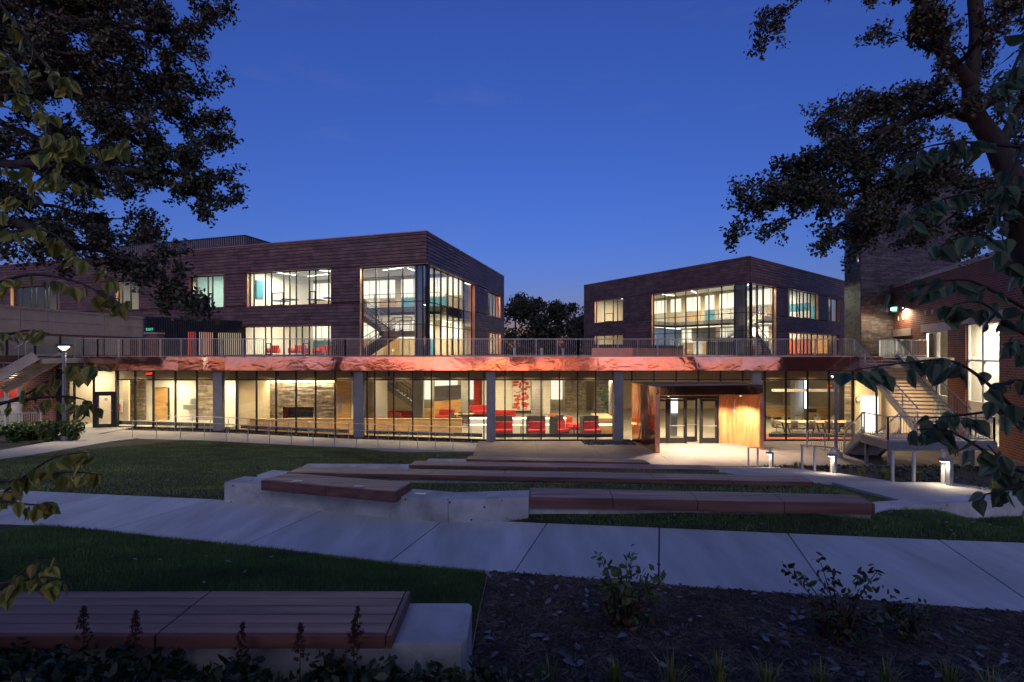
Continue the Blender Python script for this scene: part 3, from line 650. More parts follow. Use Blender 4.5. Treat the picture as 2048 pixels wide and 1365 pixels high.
# lobby at the far left
Fl1 = Fac((ax(233, 32.6), 32.6), (ax(445, 32.6), 32.6))
MB().box(XA, -17.2, 32.7, 32.9, .8, 3.6).build('lobby_wall', M['white'], pv)
s_ = Fl1.s_at
for a, b_ in ((250, 292), (394, 428)): ledge_stone(Fl1, s_(a), s_(b_), .8, 3.6, [], pv, mat='stone')
d_ = thing('wood_door', (ax(322, 32.6), 32.6, .8), 'plain oak door in the white lobby wall', 'door'); MB().box(ax(309, 32.6), ax(336, 32.6), 32.62, 32.69, .8, 2.95).build('leaf', M['oakw'], d_)
MB().box(ax(307.5, 32.6), ax(309, 32.6), 32.58, 32.69, .8, 2.99).box(ax(336, 32.6), ax(337.5, 32.6), 32.58, 32.69, .8, 2.99).box(ax(307.5, 32.6), ax(337.5, 32.6), 32.58, 32.69, 2.951, 2.99).build('frame', M['mull'], d_)
MB().box(ax(332.5, 32.6), ax(335, 32.6), 32.58, 32.619, 1.75, 1.95).build('handle', M['steel'], d_)
df = thing('drinking_fountain', (ax(382, 32.4), 32.4, 1.5), 'grey wall-mounted drinking fountain in the white lobby', 'fountain')
MB().prism([(ax(370, 32.4), 32.2), (ax(392, 32.4), 32.2), (ax(392, 32.4), 32.69), (ax(370, 32.4), 32.69)], 1.55, 1.85).build('basin', M['steel'], df); MB().box(ax(378, 32.4), ax(391, 32.4), 32.55, 32.69, 1.87, 2.25).build('bottle_filler', M['steel'], df)
MB().box(-17.2, -17.0, YG + .6, 34, -.3, 3.6).build('partition', M['cream'], pv)
def exit_sign(name, p, wd, ht, back, face, label, txt='EXIT', dpt=.05, rz=0):
    t = thing(name, p, label, 'exit sign'); MB().box(p[0] - wd / 2, p[0] + wd / 2, p[1], p[1] + dpt, p[2], p[2] + ht).build('housing', M[back], t)
    cu = bpy.data.curves.new('letters', 'FONT'); cu.body = txt; cu.size = ht * .78; cu.extrude = .004; cu.align_x = 'CENTER'; cu.align_y = 'CENTER'; cu.materials.append(M[face])
    tmp = bpy.data.objects.new('letters_tmp', cu); COL.objects.link(tmp); dg = bpy.context.evaluated_depsgraph_get(); dg.update()
    me = bpy.data.meshes.new_from_object(tmp.evaluated_get(dg)); bpy.data.objects.remove(tmp); bpy.data.curves.remove(cu); me.name = 'letters'
    o = bpy.data.objects.new('letters', me); COL.objects.link(o); o.parent = t; o.rotation_euler = (R(90), 0, 0); o.location = (0, -.006, ht / 2); t.rotation_euler = (0, 0, rz); return t
exit_sign('exit_sign', at(299, 752, 31.05), .42, .26, 'black', 'exitr', 'red lit exit sign hanging in the far left lobby')
# fireplace wall
F2 = Fac((ax(485, 34), 34), (ax(673, 34), 34)); q = F2.s_at; fo = (q(566), q(627), .62, 1.52)
wall_with_holes('fireplace_wall', F2, 0, 3.6, [fo], M['black'], pv, d0=-.25, d1=-.02); ledge_stone(F2, 0, F2.L, .0, 3.42, [fo], pv, rh=(.07, .13), pr=(.0, .07))
fp = thing('fireplace', F2((fo[0] + fo[1]) / 2, -.3, .62), 'black linear fireplace niche in the ledge stone wall', 'fireplace')
MB().box(fo[0], fo[1], -.9, -.86, .62, 1.52, F2).box(fo[0], fo[1], -.9, -.0, .58, .62, F2).box(fo[0], fo[1], -.9, -.0, 1.521, 1.55, F2).build('niche', M['dark'], fp); MB().box(fo[0] - .04, fo[0], -.9, -.0, .62, 1.52, F2).build('red_side', M['red'], fp); MB().box(fo[0] + .2, fo[1] - .2, -.7, -.3, .625, .72, F2).build('burner', M['steel'], fp)
cv = thing('cove_light', F2(3, .3, 3.45), 'glowing strip of cove light along the top of the stone wall', 'cove light')
MB().box(.1, F2.L - .1, .16, .22, 3.50, 3.58, F2).build('strip', M['led'], cv); p = F2(F2.L / 2, .22, 3.49); area('cove_wash', p, F2.L - .3, .12, 130, (1, .78, .5), parent=cv, rot=(R(22), 0, 0))
# oak ramp wall
ow = thing('oak_ramp_wall', (-11, 31.4, 0), 'low golden oak wall of the indoor ramp behind the handrails', 'wall')
for a, b_ in ((487, 545), (546, 604), (605, 663), (664, 714), (727, 792), (793, 858), (859, 924)):
    MB().box(ax(a, 31.4), ax(b_, 31.4) - .004, 31.4, 31.5, .0, 1.03).build('panel', M['oakw'], ow)
MB().box(ax(487, 31.4), ax(924, 31.4), 31.37, 31.56, 1.033, 1.06).build('cap', M['oakt'], ow)
o_ = thing('oak_pier', (ax(686, 32.6), 32.6, 0), 'tall oak-panelled pier at the end of the stone wall', 'pier'); MB().box(ax(673, 32.6), ax(701, 32.6), 32.6, 33.3, 0, 3.6).build('panel', M['oakw'], o_); MB().box(ax(677, 32.6), ax(683, 32.6), 32.57, 32.598, 1.3, 2.4).build('handle_plate', M['steel'], o_)
MB().box(ax(701, 32.6) + .01, ax(715, 32.6), 32.7, 33.2, 0, 3.6).build('white_pier', M['white'], pv); MB().box(ax(735, 33), ax(762, 33), 34.5, 34.7, 0, 3.6).build('white_pier', M['white'], pv)
# indoor concrete columns
for px, Y, wd in ((835, 34, .75), (930, 36.5, .6), (1075, 35.5, .85), (1598, 37, .65), (1225, 33, .3)):
    x = ax(px, Y); MB().box(x - wd / 2, x + wd / 2, Y, Y + .6, 0, 3.62).build('inner_column', M['colc'], pv)

# ------------------------------------------------------------------ stairs
def stair(name, label, p0, p1, width, n, strmat, treadmat, rails=(1, 1), riser=True, post_h=1.0, stringer=.32, th=.04, balus=.11, side=None, balmat='steel'):
    """p0 foot, p1 head (world); width to the left of the climbing direction if positive"""
    p0, p1 = Vector(p0), Vector(p1); d = Vector((p1.x - p0.x, p1.y - p0.y, 0)); run = d.length; d.normalize(); lft = Vector((-d.y, d.x, 0)); rise = p1.z - p0.z
    t = thing(name, p0, label, 'stairs'); f = lambda a, b, c: tuple(p0 + d * a + lft * b + Vector((0, 0, c)))
    g = run / n; h = rise / n
    for i in range(n): MB().box(i * g, (i + 1) * g + .02, .05, width - .05, (i + 1) * h - th, (i + 1) * h, f).build('tread', M[treadmat], t)
    if riser: 
        mb = MB()
        for i in range(n): mb.box(i * g + .005, i * g + .02, .05, width - .05, i * h, (i + 1) * h - th - .001, f)
        mb.build('risers', M[treadmat], t)
    for b in (0, width):
        vs = [f(-.05, b - .025, -.02), f(run + .02, b - .025, rise - .02), f(run + .02, b - .025, rise - .02 - 0), f(-.05, b - .025, -.0)]
        mb = MB(); z0, z1 = -stringer * .45, stringer * .75
        vs = [f(0, b - .03, max(z0, -.0 - p0.z * 0) ), f(run, b - .03, rise + z0), f(run, b - .03, rise + z1), f(0, b - .03, z1), f(0, b + .03, z0), f(run, b + .03, rise + z0), f(run, b + .03, rise + z1), f(0, b + .03, z1)]
        mb.add(vs, [(0, 1, 2, 3), (4, 7, 6, 5), (0, 4, 5, 1), (3, 2, 6, 7), (0, 3, 7, 4), (1, 5, 6, 2)]); mb.build('stringer', M[strmat], t)
    for k, b in enumerate((0.0, width)):
        if not rails[k]: continue
        hr = MB().bar(f(0, b, post_h + h), f(run, b, rise + post_h + .02), .05, .05).build('handrail', M[balmat], t)
        MB().bar(f(0, b, stringer * .75 + .1), f(run, b, rise + stringer * .75 + .1), .03, .03).build('lower_rail', M[balmat], t)
        np_ = max(2, int(run / 1.3) + 1)
        for i in range(np_ + 1):
            a = run * i / np_; z = rise * i / np_; MB().bar(f(a, b, z), f(a, b, z + post_h + .02), .045, .045).build('post', M[balmat], t)
        mb = MB(); a = .06
        while a < run:
            z = rise * a / run; mb.bar(f(a, b, z + stringer * .75 + .1), f(a, b, z + post_h + .01), .014, .014); a += balus
        o = mb.build('balusters', M[balmat], t); o['kind'] = 'stuff'
    return t
def rail_run(pts, h, parent, balus=.115, post=1.5, balmat='steel', top=.05, bw=.015, toe=.09):
    for p, q in zip(pts[:-1], pts[1:]):
        p, q = Vector(p), Vector(q); L_ = (q - p).length
        MB().bar(p + Vector((0, 0, h)), q + Vector((0, 0, h)), .05, top).build('handrail', M[balmat], parent); MB().bar(p + Vector((0, 0, toe)), q + Vector((0, 0, toe)), .03, .03).build('lower_rail', M[balmat], parent)
        k = max(1, round(L_ / post))
        for i in range(k + 1):
            c = p.lerp(q, i / k); MB().bar(c, c + Vector((0, 0, h - .02)), .05, .05).build('post', M[balmat], parent)
        mb = MB(); m_ = max(2, int(L_ / balus))
        for i in range(1, m_):
            c = p.lerp(q, i / m_); mb.bar(c + Vector((0, 0, toe)), c + Vector((0, 0, h)), bw, bw)
        o = mb.build('balusters', M[balmat], parent); o['kind'] = 'stuff'
tr = thing('terrace_railing', (0, YFA + .25, ZT), 'long grey steel baluster railing along the edge of the copper terrace', 'railing')
rail_run([(-29.5, 28.0, ZT), (-24.5, 28.6, ZT), (-10, 29.0, ZT), (4, 29.2, ZT), (19.6, 29.35, ZT)], 1.12, tr, post=1.24)
MB().box(-31, -25.6, 26.4, 29.0, 4.75, ZT - .01).build('left_landing_slab', M['beige2']); tag(bpy.data.objects['left_landing_slab'], 'pale concrete landing slab carrying the railing at the far left', 'landing'); bpy.data.objects['left_landing_slab'].name = 'landing_slab'
# outdoor steel stair on the right
T0 = Vector((20.9, 29.5, 5.07)); B0_ = Vector((19.8, 23.6, 1.42)); ln = (T0 - B0_); dh = Vector((ln.x, ln.y, 0)).normalized(); lf = Vector((-dh.y, dh.x, 0))
ms_ = stair('steel_stairs', 'grey galvanised steel stairs climbing to the terrace past the brick wall', B0_, T0, -2.25, 21, 'steel', 'steel', stringer=.34, post_h=1.05, riser=False)
# terrace end guards by the stair head
gr1 = thing('stair_head_railing', (23, 29.8, ZT), 'short steel railing guarding the head of the outdoor stairs', 'railing'); tR = T0 - lf * 2.25
rail_run([(19.6, 29.36, ZT), (T0.x - .03, T0.y + .02, ZT)], 1.12, gr1, post=1.4); rail_run([(tR.x, tR.y, ZT), (tR.x + .2, tR.y + 1.6, ZT)], 1.12, gr1, post=1.4); rail_run([(tR.x + .25, tR.y + 1.6, ZT), (27, 31.5, ZT)], 1.12, gr1, post=1.4)
ld = thing('stair_landing', (19, 22.6, 0), 'blue-grey steel landing half way down the outdoor stairs', 'landing'); bR = B0_ - lf * 2.25
LP = [(16.9, 21.75), (21.6, 21.55), (22.3, 23.2), (B0_.x - .1, 23.75), (17.0, 23.55)]
MB().prism(LP, 1.36, 1.42).build('deck', M['steel'], ld)
for a, b_ in ((0, 1), (1, 2), (2, 3), (3, 4), (4, 0)): MB().bar((*LP[a], 1.18), (*LP[b_], 1.18), .06, .36).build('edge_beam', M['steelp'], ld)
for x, y in ((17.1, 21.9), (22.0, 23.1), (17.15, 23.4)): MB().box(x - .06, x + .06, y - .06, y + .06, -.2, 1.17).build('leg', M['steelp'], ld)
rail_run([(17.0, 23.5, 1.42), (16.95, 21.8, 1.42), (21.55, 21.6, 1.42), (22.2, 23.15, 1.42)], 1.05, ld, post=1.3)
stair('lower_stairs', 'short lower flight of grey steel stairs under the landing', (17.55, 25.5, 0), (17.15, 23.55, 1.42), 1.55, 8, 'steelp', 'steel', stringer=.34, post_h=1.05)
gl = thing('guide_handrail', (17.2, 26, 0), 'low steel handrail leading off the short lower stairs', 'handrail'); rail_run([(17.55, 25.55, 0), (16.6, 27.2, 0)], .95, gl, post=1.2)

# ------------------------------------------------------------------ copper entrance porch
en = thing('entrance_porch', (10.5, 27, 0), 'hammered copper entrance porch with cedar lining and glass doors', 'porch')
PFL, PBL, PFR, PBR = Vector((7.74, 26.0)), Vector((7.26, 29.3)), Vector((13.72, 26.75)), Vector((13.2, 29.3))
def quadwall(a, b_, th, z0, z1, nm, mat, par):
    d = (b_ - a).normalized(); nn = Vector((-d.y, d.x)) * th; return MB().prism([a, b_, b_ + nn, a + nn], z0, z1).build(nm, M[mat], par)
for k in range(3):
    a = PBL.lerp(PFL, k / 3); b_ = PBL.lerp(PFL, (k + 1) / 3); d = (b_ - a).normalized() * .003; quadwall(a + d, b_ - d, .14, 0, 3.5, 'side_panel', 'copper_wall', en)
MB().box(7.70, 7.93, 25.94, 26.06, 0, 3.52).build('front_edge', M['copper_trim'], en)
# roof and copper fascia front
f0 = PFL + Vector((-.02, -.06)); f1 = PFR + Vector((.1, -.06))
for k in range(4):
    a = f0.lerp(f1, k / 4); b_ = f0.lerp(f1, (k + 1) / 4); d = (b_ - a).normalized() * .002; a, b_ = a + d, b_ - d; MB().add([(a.x, a.y, 3.06), (b_.x, b_.y, 3.06), (b_.x, b_.y - .10, 3.54), (a.x, a.y - .10, 3.54), (a.x, a.y + .06, 3.06), (b_.x, b_.y + .06, 3.06), (b_.x, b_.y - .04, 3.54), (a.x, a.y - .04, 3.54)], [(0, 1, 2, 3), (4, 7, 6, 5), (0, 4, 5, 1), (3, 2, 6, 7), (0, 3, 7, 4), (1, 5, 6, 2)]).build('fascia_panel', M['copper_wall'], en)
MB().prism([f0 + Vector((0, -.09)), f1 + Vector((0, -.09)), PBR + Vector((.2, -.02)), PBL + Vector((-.02, -.02))], 3.545, 3.58).build('roof', M['rib'], en)
MB().prism([PFL + Vector((.2, .02)), PFR + Vector((-.05, .02)), PBR, PBL + Vector((.2, 0))], 3.0, 3.05).build('soffit', M['cedar'], en)
for px, Y, lb in ((1330, 26.9, 'downlight in the porch soffit just above the narrow sidelight'), (1337, 26.4, 'porch downlight at the front beside the hammered copper wall'), (1464, 27.3, 'porch soffit downlight above the small notice on the post'), (1481, 26.6, 'porch downlight nearest the long cedar board wall'), (1400, 27.2, 'downlight in the middle of the porch soffit')):
    p = Vector((ax(px, Y), Y, 2.985)); downlight(p, 105, 122, lb, 'porch downlights', r=.06)
# cedar side wall of vertical boards
c0 = Vector((13.06, 28.6)); c1 = Vector((13.72, 26.8)); nb = 18
for k in range(nb):
    a = c0.lerp(c1, k / nb); b_ = c0.lerp(c1, (k + 1) / nb); d = (b_ - a).normalized() * .004
    quadwall(a + d, b_ - d, -.03 - random.uniform(0, .012), 0, 3.0, 'cedar_board', 'cedar', en)
quadwall(PFR + Vector((.03, -.05)), PBR + Vector((.55, 0)), -.12, 0, 3.5, 'outer_panel', 'copper_wall', en)
MB().box(13.66, 13.86, 26.62, 26.78, 0, 3.1).build('front_edge', M['copper_trim'], en)
x0, x1 = ax(1436, 28.6), ax(1467, 28.6); nb = 9
for k in range(nb):
    a = x0 + (x1 - x0) * k / nb; MB().box(a + .004, a + (x1 - x0) / nb - .004, 28.62, 28.66 + random.uniform(0, .012), 0, 3.0).build('cedar_board', M['cedar'], en)
MB().box(x1, x1 + .1, 28.5, 28.66, 0, 3.0).build('cedar_post', M['mull'], en)
def glass_door(x0, x1, y, z1, label, group, pull=True, name='entrance_door', st=.13):
    t = thing(name, ((x0 + x1) / 2, y, 0), label, 'door', group)
    MB().box(x0, x0 + st, y, y + .06, .02, z1).build('stile', M['mull'], t); MB().box(x1 - st, x1, y, y + .06, .02, z1).build('stile', M['mull'], t)
    MB().box(x0 + st, x1 - st, y, y + .06, z1 - .14, z1).build('top_rail', M['mull'], t); MB().box(x0 + st, x1 - st, y, y + .06, .02, .32).build('bottom_rail', M['mull'], t)
    MB().box(x0 + st, x1 - st, y + .02, y + .035, .32, z1 - .14).build('pane', M['glassd'], t)
    if pull: MB().bar((x0 + st * .6, y - .06, 1.05), (x1 - st * .6, y - .06, 1.05), .03, .03).build('push_bar', M['steel'], t)
    return t
dx = [ax(p, 28.5) for p in (1317, 1335, 1372.5, 1401, 1436)]
glass_door(dx[0] + .02, dx[1] - .03, 28.5, 2.62, 'narrow glass sidelight beside the copper porch wall', None, pull=False, name='sidelight', st=.07)
glass_door(dx[1] + .03, dx[2] - .02, 28.5, 2.62, 'dark-framed glass entrance door in front of the glowing screen', 'entrance doors')
glass_door(dx[2] + .02, dx[3] - .02, 28.95, 2.62, 'recessed glass entrance door, middle of the three', 'entrance doors')
glass_door(dx[3] + .02, dx[4] - .03, 28.5, 2.62, 'dark-framed glass entrance door next to the cedar boards', 'entrance doors')
MB().box(dx[0], dx[4] + .05, 28.44, 28.6, 2.64, 2.98).build('door_head', M['mull'], en)
for x in dx[1:]: MB().box(x - .03, x + .03, 28.44, 28.6, 0, 2.63).build('door_post', M['mull'], en)
sg = thing('sign_panel', at(1470, 812, 28.4), 'small white and red notice on the porch post', 'sign'); MB().box(ax(1468, 28.4), ax(1474, 28.4), 28.4, 28.42, az(825, 28.4), az(799, 28.4)).build('board', M['white'], sg); MB().box(ax(1468.5, 28.4), ax(1473.5, 28.4), 28.392, 28.398, az(820, 28.4), az(815, 28.4)).build('red_band', M['red'], sg)
ds = thing('display_kiosk', (ax(1349, 31), 31, 0), 'tall kiosk with glowing white-blue screen inside the entrance', 'kiosk')
MB().box(ax(1344, 31), ax(1355, 31), 31.0, 31.12, 1.5, 2.72).build('screen', M['screen'], ds); MB().box(ax(1343, 31), ax(1356, 31), 31.125, 31.25, .02, 2.76).build('stand', M['steelp'], ds)

# ------------------------------------------------------------------ furniture kinds (built once, then copied)
def bevel(o, w=.02, seg=2):
    m = o.modifiers.new('bevel', 'BEVEL'); m.width = w; m.segments = seg; m.limit_method = 'ANGLE'; return o
def mk_lounge(seat='red'):
    t = thing('lounge_chair', (0, 0, 0), 'x', 'armchair')
    bevel(MB().box(-.36, .36, -.36, .30, .20, .44).build('seat', M[seat], t), .04); bevel(MB().add([(-.36, .30, .22), (.36, .30, .22), (.36, .46, .24), (-.36, .46, .24), (-.34, .40, .86), (.34, .40, .86), (.34, .52, .84), (-.34, .52, .84)], [(0, 3, 2, 1), (4, 5, 6, 7), (0, 1, 5, 4), (1, 2, 6, 5), (2, 3, 7, 6), (3, 0, 4, 7)]).build('backrest', M[seat], t), .03)
    for s in (-1, 1): bevel(MB().box(s * .40 - .045, s * .40 + .045, -.34, .40, .20, .62).build('armrest', M[seat], t), .03)
    for x in (-.3, .3):
        for y in (-.3, .3): MB().cyl((x, y), .018, 0, .2, 6).build('leg', M['steel'], t)
    return t
def mk_booth():
    t = thing('booth', (0, 0, 0), 'x', 'booth')
    bevel(MB().box(-.62, .62, .30, .40, .05, 1.30).build('high_back', M['dark'], t), .02); bevel(MB().box(-.62, -.54, -.30, .30, .05, 1.30).build('side_screen', M['dark'], t), .02)
    bevel(MB().box(-.53, .60, -.32, .28, .30, .48).build('seat', M['red'], t), .04); bevel(MB().box(-.53, .60, .16, .29, .485, .95).build('backrest', M['red'], t), .03); MB().box(-.5, .56, -.25, .25, .0, .29).build('plinth', M['black'], t); return t
def mk_table(r=.45, h=.74, top='oakt'):
    t = thing('cafe_table', (0, 0, 0), 'x', 'table'); MB().cyl((0, 0), r, h - .03, h, 20).build('tabletop', M[top], t); MB().cyl((0, 0), .035, .02, h - .031, 8).build('pedestal', M['black'], t); MB().cyl((0, 0), .26, 0, .02, 14).build('foot', M['black'], t); return t
def mk_cafe_chair(c='red'):
    t = thing('cafe_chair', (0, 0, 0), 'x', 'chair'); bevel(MB().box(-.21, .21, -.21, .21, .43, .465).build('seat', M[c], t), .012); bevel(MB().add([(-.2, .19, .55), (.2, .19, .55), (.2, .215, .55), (-.2, .215, .55), (-.19, .26, .86), (.19, .26, .86), (.19, .285, .86), (-.19, .285, .86)], [(0, 3, 2, 1), (4, 5, 6, 7), (0, 1, 5, 4), (1, 2, 6, 5), (2, 3, 7, 6), (3, 0, 4, 7)]).build('backrest', M[c], t), .008)
    for x in (-.19, .19):
        MB().tube([(x, -.19, .43), (x * 1.1, -.22, 0)], .011, 6).build('leg', M['black'], t); MB().tube([(x, .26, .80), (x, .19, .45), (x * 1.1, .24, 0)], .011, 6).build('leg', M['black'], t)
    return t
def mk_task():
    t = thing('task_chair', (0, 0, 0), 'x', 'office chair'); bevel(MB().box(-.24, .24, -.24, .22, .42, .48).build('seat', M['dark'], t), .02)
    mb = MB(); n = 6; pr = [(.18, .50), (.24, .60), (.27, .75), (.27, .88), (.25, .98), (.22, 1.0)]
    for x0, x1 in ((-.23, .23),):
        vs = []; 
        for (y, z) in pr: vs += [(x0, y, z), (0, y + .04, z), (x1, y, z)]
        for (y, z) in pr: vs += [(x0, y + .03, z), (0, y + .07, z), (x1, y + .03, z)]
        k = 3 * len(pr); fs = []
        for i in range(len(pr) - 1):
            for j in range(2): a = i * 3 + j; fs += [(a, a + 1, a + 4, a + 3), (k + a, k + a + 3, k + a + 4, k + a + 1)]
            fs += [(i * 3, i * 3 + 3, k + i * 3 + 3, k + i * 3), (i * 3 + 2, k + i * 3 + 2, k + i * 3 + 5, i * 3 + 5)]
        fs += [(0, k, k + 1, 1), (1, k + 1, k + 2, 2), (k - 3, k - 2, 2 * k - 2, 2 * k - 3), (k - 2, k - 1, 2 * k - 1, 2 * k - 2)]
        mb.add(vs, fs)
    mb.build('backrest', M['grey'], t, smooth=True); MB().bar((0, .24, .44), (0, .29, .7), .06, .03).build('spine', M['black'], t); MB().cyl((0, 0), .025, .1, .42, 8).build('column', M['steel'], t)
    for i in range(5):
        a = 2 * math.pi * i / 5; l = MB().bar((0, 0, .11), (.30 * math.cos(a), .30 * math.sin(a), .07), .04, .025).build('foot', M['black'], t); MB().cyl((.30 * math.cos(a), .30 * math.sin(a)), .028, 0, .06, 8).build('caster', M['black'], l)
    for s in (-1, 1): MB().bar((s * .27, .1, .45), (s * .27, .12, .64), .03, .03).bar((s * .27, .2, .65), (s * .27, -.1, .65), .05, .03).build('armrest', M['black'], t)
    return t
def mk_sofa(c='red', L_=2.0):
    t = thing('sofa', (0, 0, 0), 'x', 'sofa'); bevel(MB().box(-L_ / 2, L_ / 2, -.4, .28, .16, .44).build('seat', M[c], t), .04); bevel(MB().box(-L_ / 2, L_ / 2, .285, .5, .16, .84).build('backrest', M[c], t), .05); MB().box(-L_ / 2 + .1, L_ / 2 - .1, -.3, .4, .0, .155).build('plinth', M['black'], t); return t
PROTO = {}
def place(kind, mk, loc, rz, label, group=None):
    if kind not in PROTO:
        t = mk(); PROTO[kind] = t; t.location = loc; t.rotation_euler = (0, 0, rz); t['label'] = label
        if group: t['group'] = group
        return t
    c = copy_tree(PROTO[kind], loc, rz, label)
    if group: c['group'] = group
    elif 'group' in c: del c['group']
    return c
lr = lambda: mk_lounge('red'); lo = lambda: mk_lounge('orange')
gp = 'lounge seats behind the glass front'
# lounge behind the middle bays
for px, Y, rz, lb in ((1006, 30.7, 0, 'grey high-backed booth with red seat next to the middle concrete column'), (1072, 30.7, 0, 'grey high-backed booth with red seat below the concrete pillar'), (1121, 30.9, R(40), 'grey high-backed booth turned towards the round red table'), (1182, 30.7, R(10), 'grey high-backed booth with red seat beside the maple counter')):
    place('booth', mk_booth, (ax(px, Y), Y, 0), rz + R(180) if False else rz, lb, gp)
for px, Y, lb, top in ((1042, 30.9, 'pale round cafe table between two booths', 'oakt'), (1148, 31.4, 'round red-topped table near the maple counter', 'red'), (1100, 33.8, 'round coral-topped table in front of the sofas', 'orange')):
    place('table' + top, lambda top=top: mk_table(.5, .74, top), (ax(px, Y), Y, 0), 0, lb, 'cafe tables behind the glass')
for px, Y, rz, kd, lb in ((1030, 33.2, R(200), 'lo', 'coral armchair under the red mural'), (1056, 33.4, R(160), 'lo', 'coral armchair left of the concrete pillar'), (1112, 35.2, R(30), 'lo', 'coral armchair behind the round coral table'), (1128, 34.0, R(-60), 'lo', 'coral armchair right of the round coral table'), (1140, 32.4, R(20), 'lr', 'red armchair behind the round red table'), (1162, 32.2, R(-40), 'lr', 'red armchair beside the grey booth by the counter')):
    place(kd, lr if kd == 'lr' else lo, (ax(px, Y), Y, 0), rz, lb, gp)
for px, Y, rz, kd, L_, lb in ((1002, 36.5, 0, 'red', 2.2, 'red sofa against the cream cupboards'), (880, 37, 0, 'red', 2.4, 'red sofa in front of the oak seating block'), (775, 36, R(180), 'orange', 2.2, 'coral sofa under the indoor stairs'), (808, 37, R(170), 'red', 2.0, 'red sofa at the foot of the indoor stairs'), (952, 40, 0, 'red', 2.0, 'distant red sofa under the red wall panel')):
    place('sofa' + kd, lambda kd=kd, L_=L_: mk_sofa(kd, L_), (ax(px, Y), Y, 0.1), rz, lb, gp)
for px, Y, rz, lb in ((905, 35.6, R(20), 'dark cafe chair by the oak seating block'), (917, 36.2, R(-30), 'dark cafe chair second from the oak block'), (932, 35.4, R(90), 'dark cafe chair at the end of the oak ramp wall'), (940, 37.5, R(180), 'dark cafe chair near the red wall panel')):
    place('cchair', lambda: mk_cafe_chair('dark'), (ax(px, Y), Y, 0), rz, lb, 'dark cafe chairs')
for px, Y, lb in ((911, 36.4, 'pale cafe table by the oak seating block'), (936, 36.6, 'pale cafe table near the red wall panel')): place('tableoakt', None, (ax(px, Y), Y, 0), 0, lb, 'cafe tables behind the glass')
# made-up ledge, its glowing strips stand for light trails reflected in the glass
le = thing('light_trail_ledge', (.5, 31.6, 0), 'made-up low ledge whose glowing strips stand for reflected light trails', 'ledge')
MB().box(ax(940, 32), ax(1132, 32), 32.0, 32.3, 0, .98).build('body', M['white'], le); MB().box(ax(940, 32), ax(1132, 32), 31.98, 32.06, .985, 1.03).build('light_strip', M['led'], le); MB().box(ax(940, 32), ax(1125, 32), 31.985, 31.998, .56, .575).build('light_strip', M['led'], le)
mc = thing('maple_counter', (ax(1210, 32), 32, 0), 'pale maple counter with lit base beside the entrance column', 'counter')
MB().box(ax(1194, 31.6), ax(1224, 31.6) + .2, 31.6, 34.2, .88, 1.05).build('top', M['oakt'], mc); MB().box(ax(1196, 31.6), ax(1224, 31.6) + .1, 31.75, 34.1, .02, .875).build('body', M['oakw'], mc); MB().box(ax(1197, 31.6), ax(1224, 31.6), 31.70, 31.745, .60, .64).build('light_strip', M['led'], mc)
mu = thing('mural', (ax(1043, 42), 42, .3), 'red and white patterned mural on the lounge back wall', 'mural')
rg = random.Random(3); mb1, mb2 = MB(), MB(); x0, x1 = ax(1025, 42), ax(1061, 42); MB().box(x0, x1, 42.02, 42.08, .3, 3.3).build('panel', M['white'], mu)
for i in range(60):
    a = rg.uniform(x0, x1 - .3); z = rg.uniform(.3, 3.1); MB.box(mb1 if rg.random() < .75 else mb2, a, a + rg.uniform(.1, .45), 42.0 + rg.uniform(0, .01), 42.019, z, z + rg.uniform(.05, .3))
o = mb1.build('red_shapes', M['red'], mu); o['kind'] = 'stuff'; o = mb2.build('coral_shapes', M['orange'], mu); o['kind'] = 'stuff'
MB().box(ax(1062, 42.3), ax(1100, 42.3), 42.1, 42.3, 0, 3.6).build('lounge_wall', M['white'], pv); MB().box(ax(965, 42.3), ax(1024, 42.3), 42.1, 42.3, 0, 3.6).build('lounge_wall', M['white'], pv)
MB().box(ax(948, 43), ax(962, 43), 43.0, 43.1, .2, 3.5).build('red_wall_panel', M['red'], pv)
F3 = Fac((ax(1130, 44), 44), (ax(1228, 44), 44)); ledge_stone(F3, 0, 1.9, 0, 3.6, [], pv); ledge_stone(F3, 2.9, F3.L, 0, 3.6, [], pv)
pt = thing('potted_plant', (ax(1216, 36), 36, 0), 'leafy indoor plant by the stone wall near the entrance', 'plant'); MB().cyl((ax(1216, 36), 36), .22, 0, .5, 12, .28).build('pot', M['black'], pt)
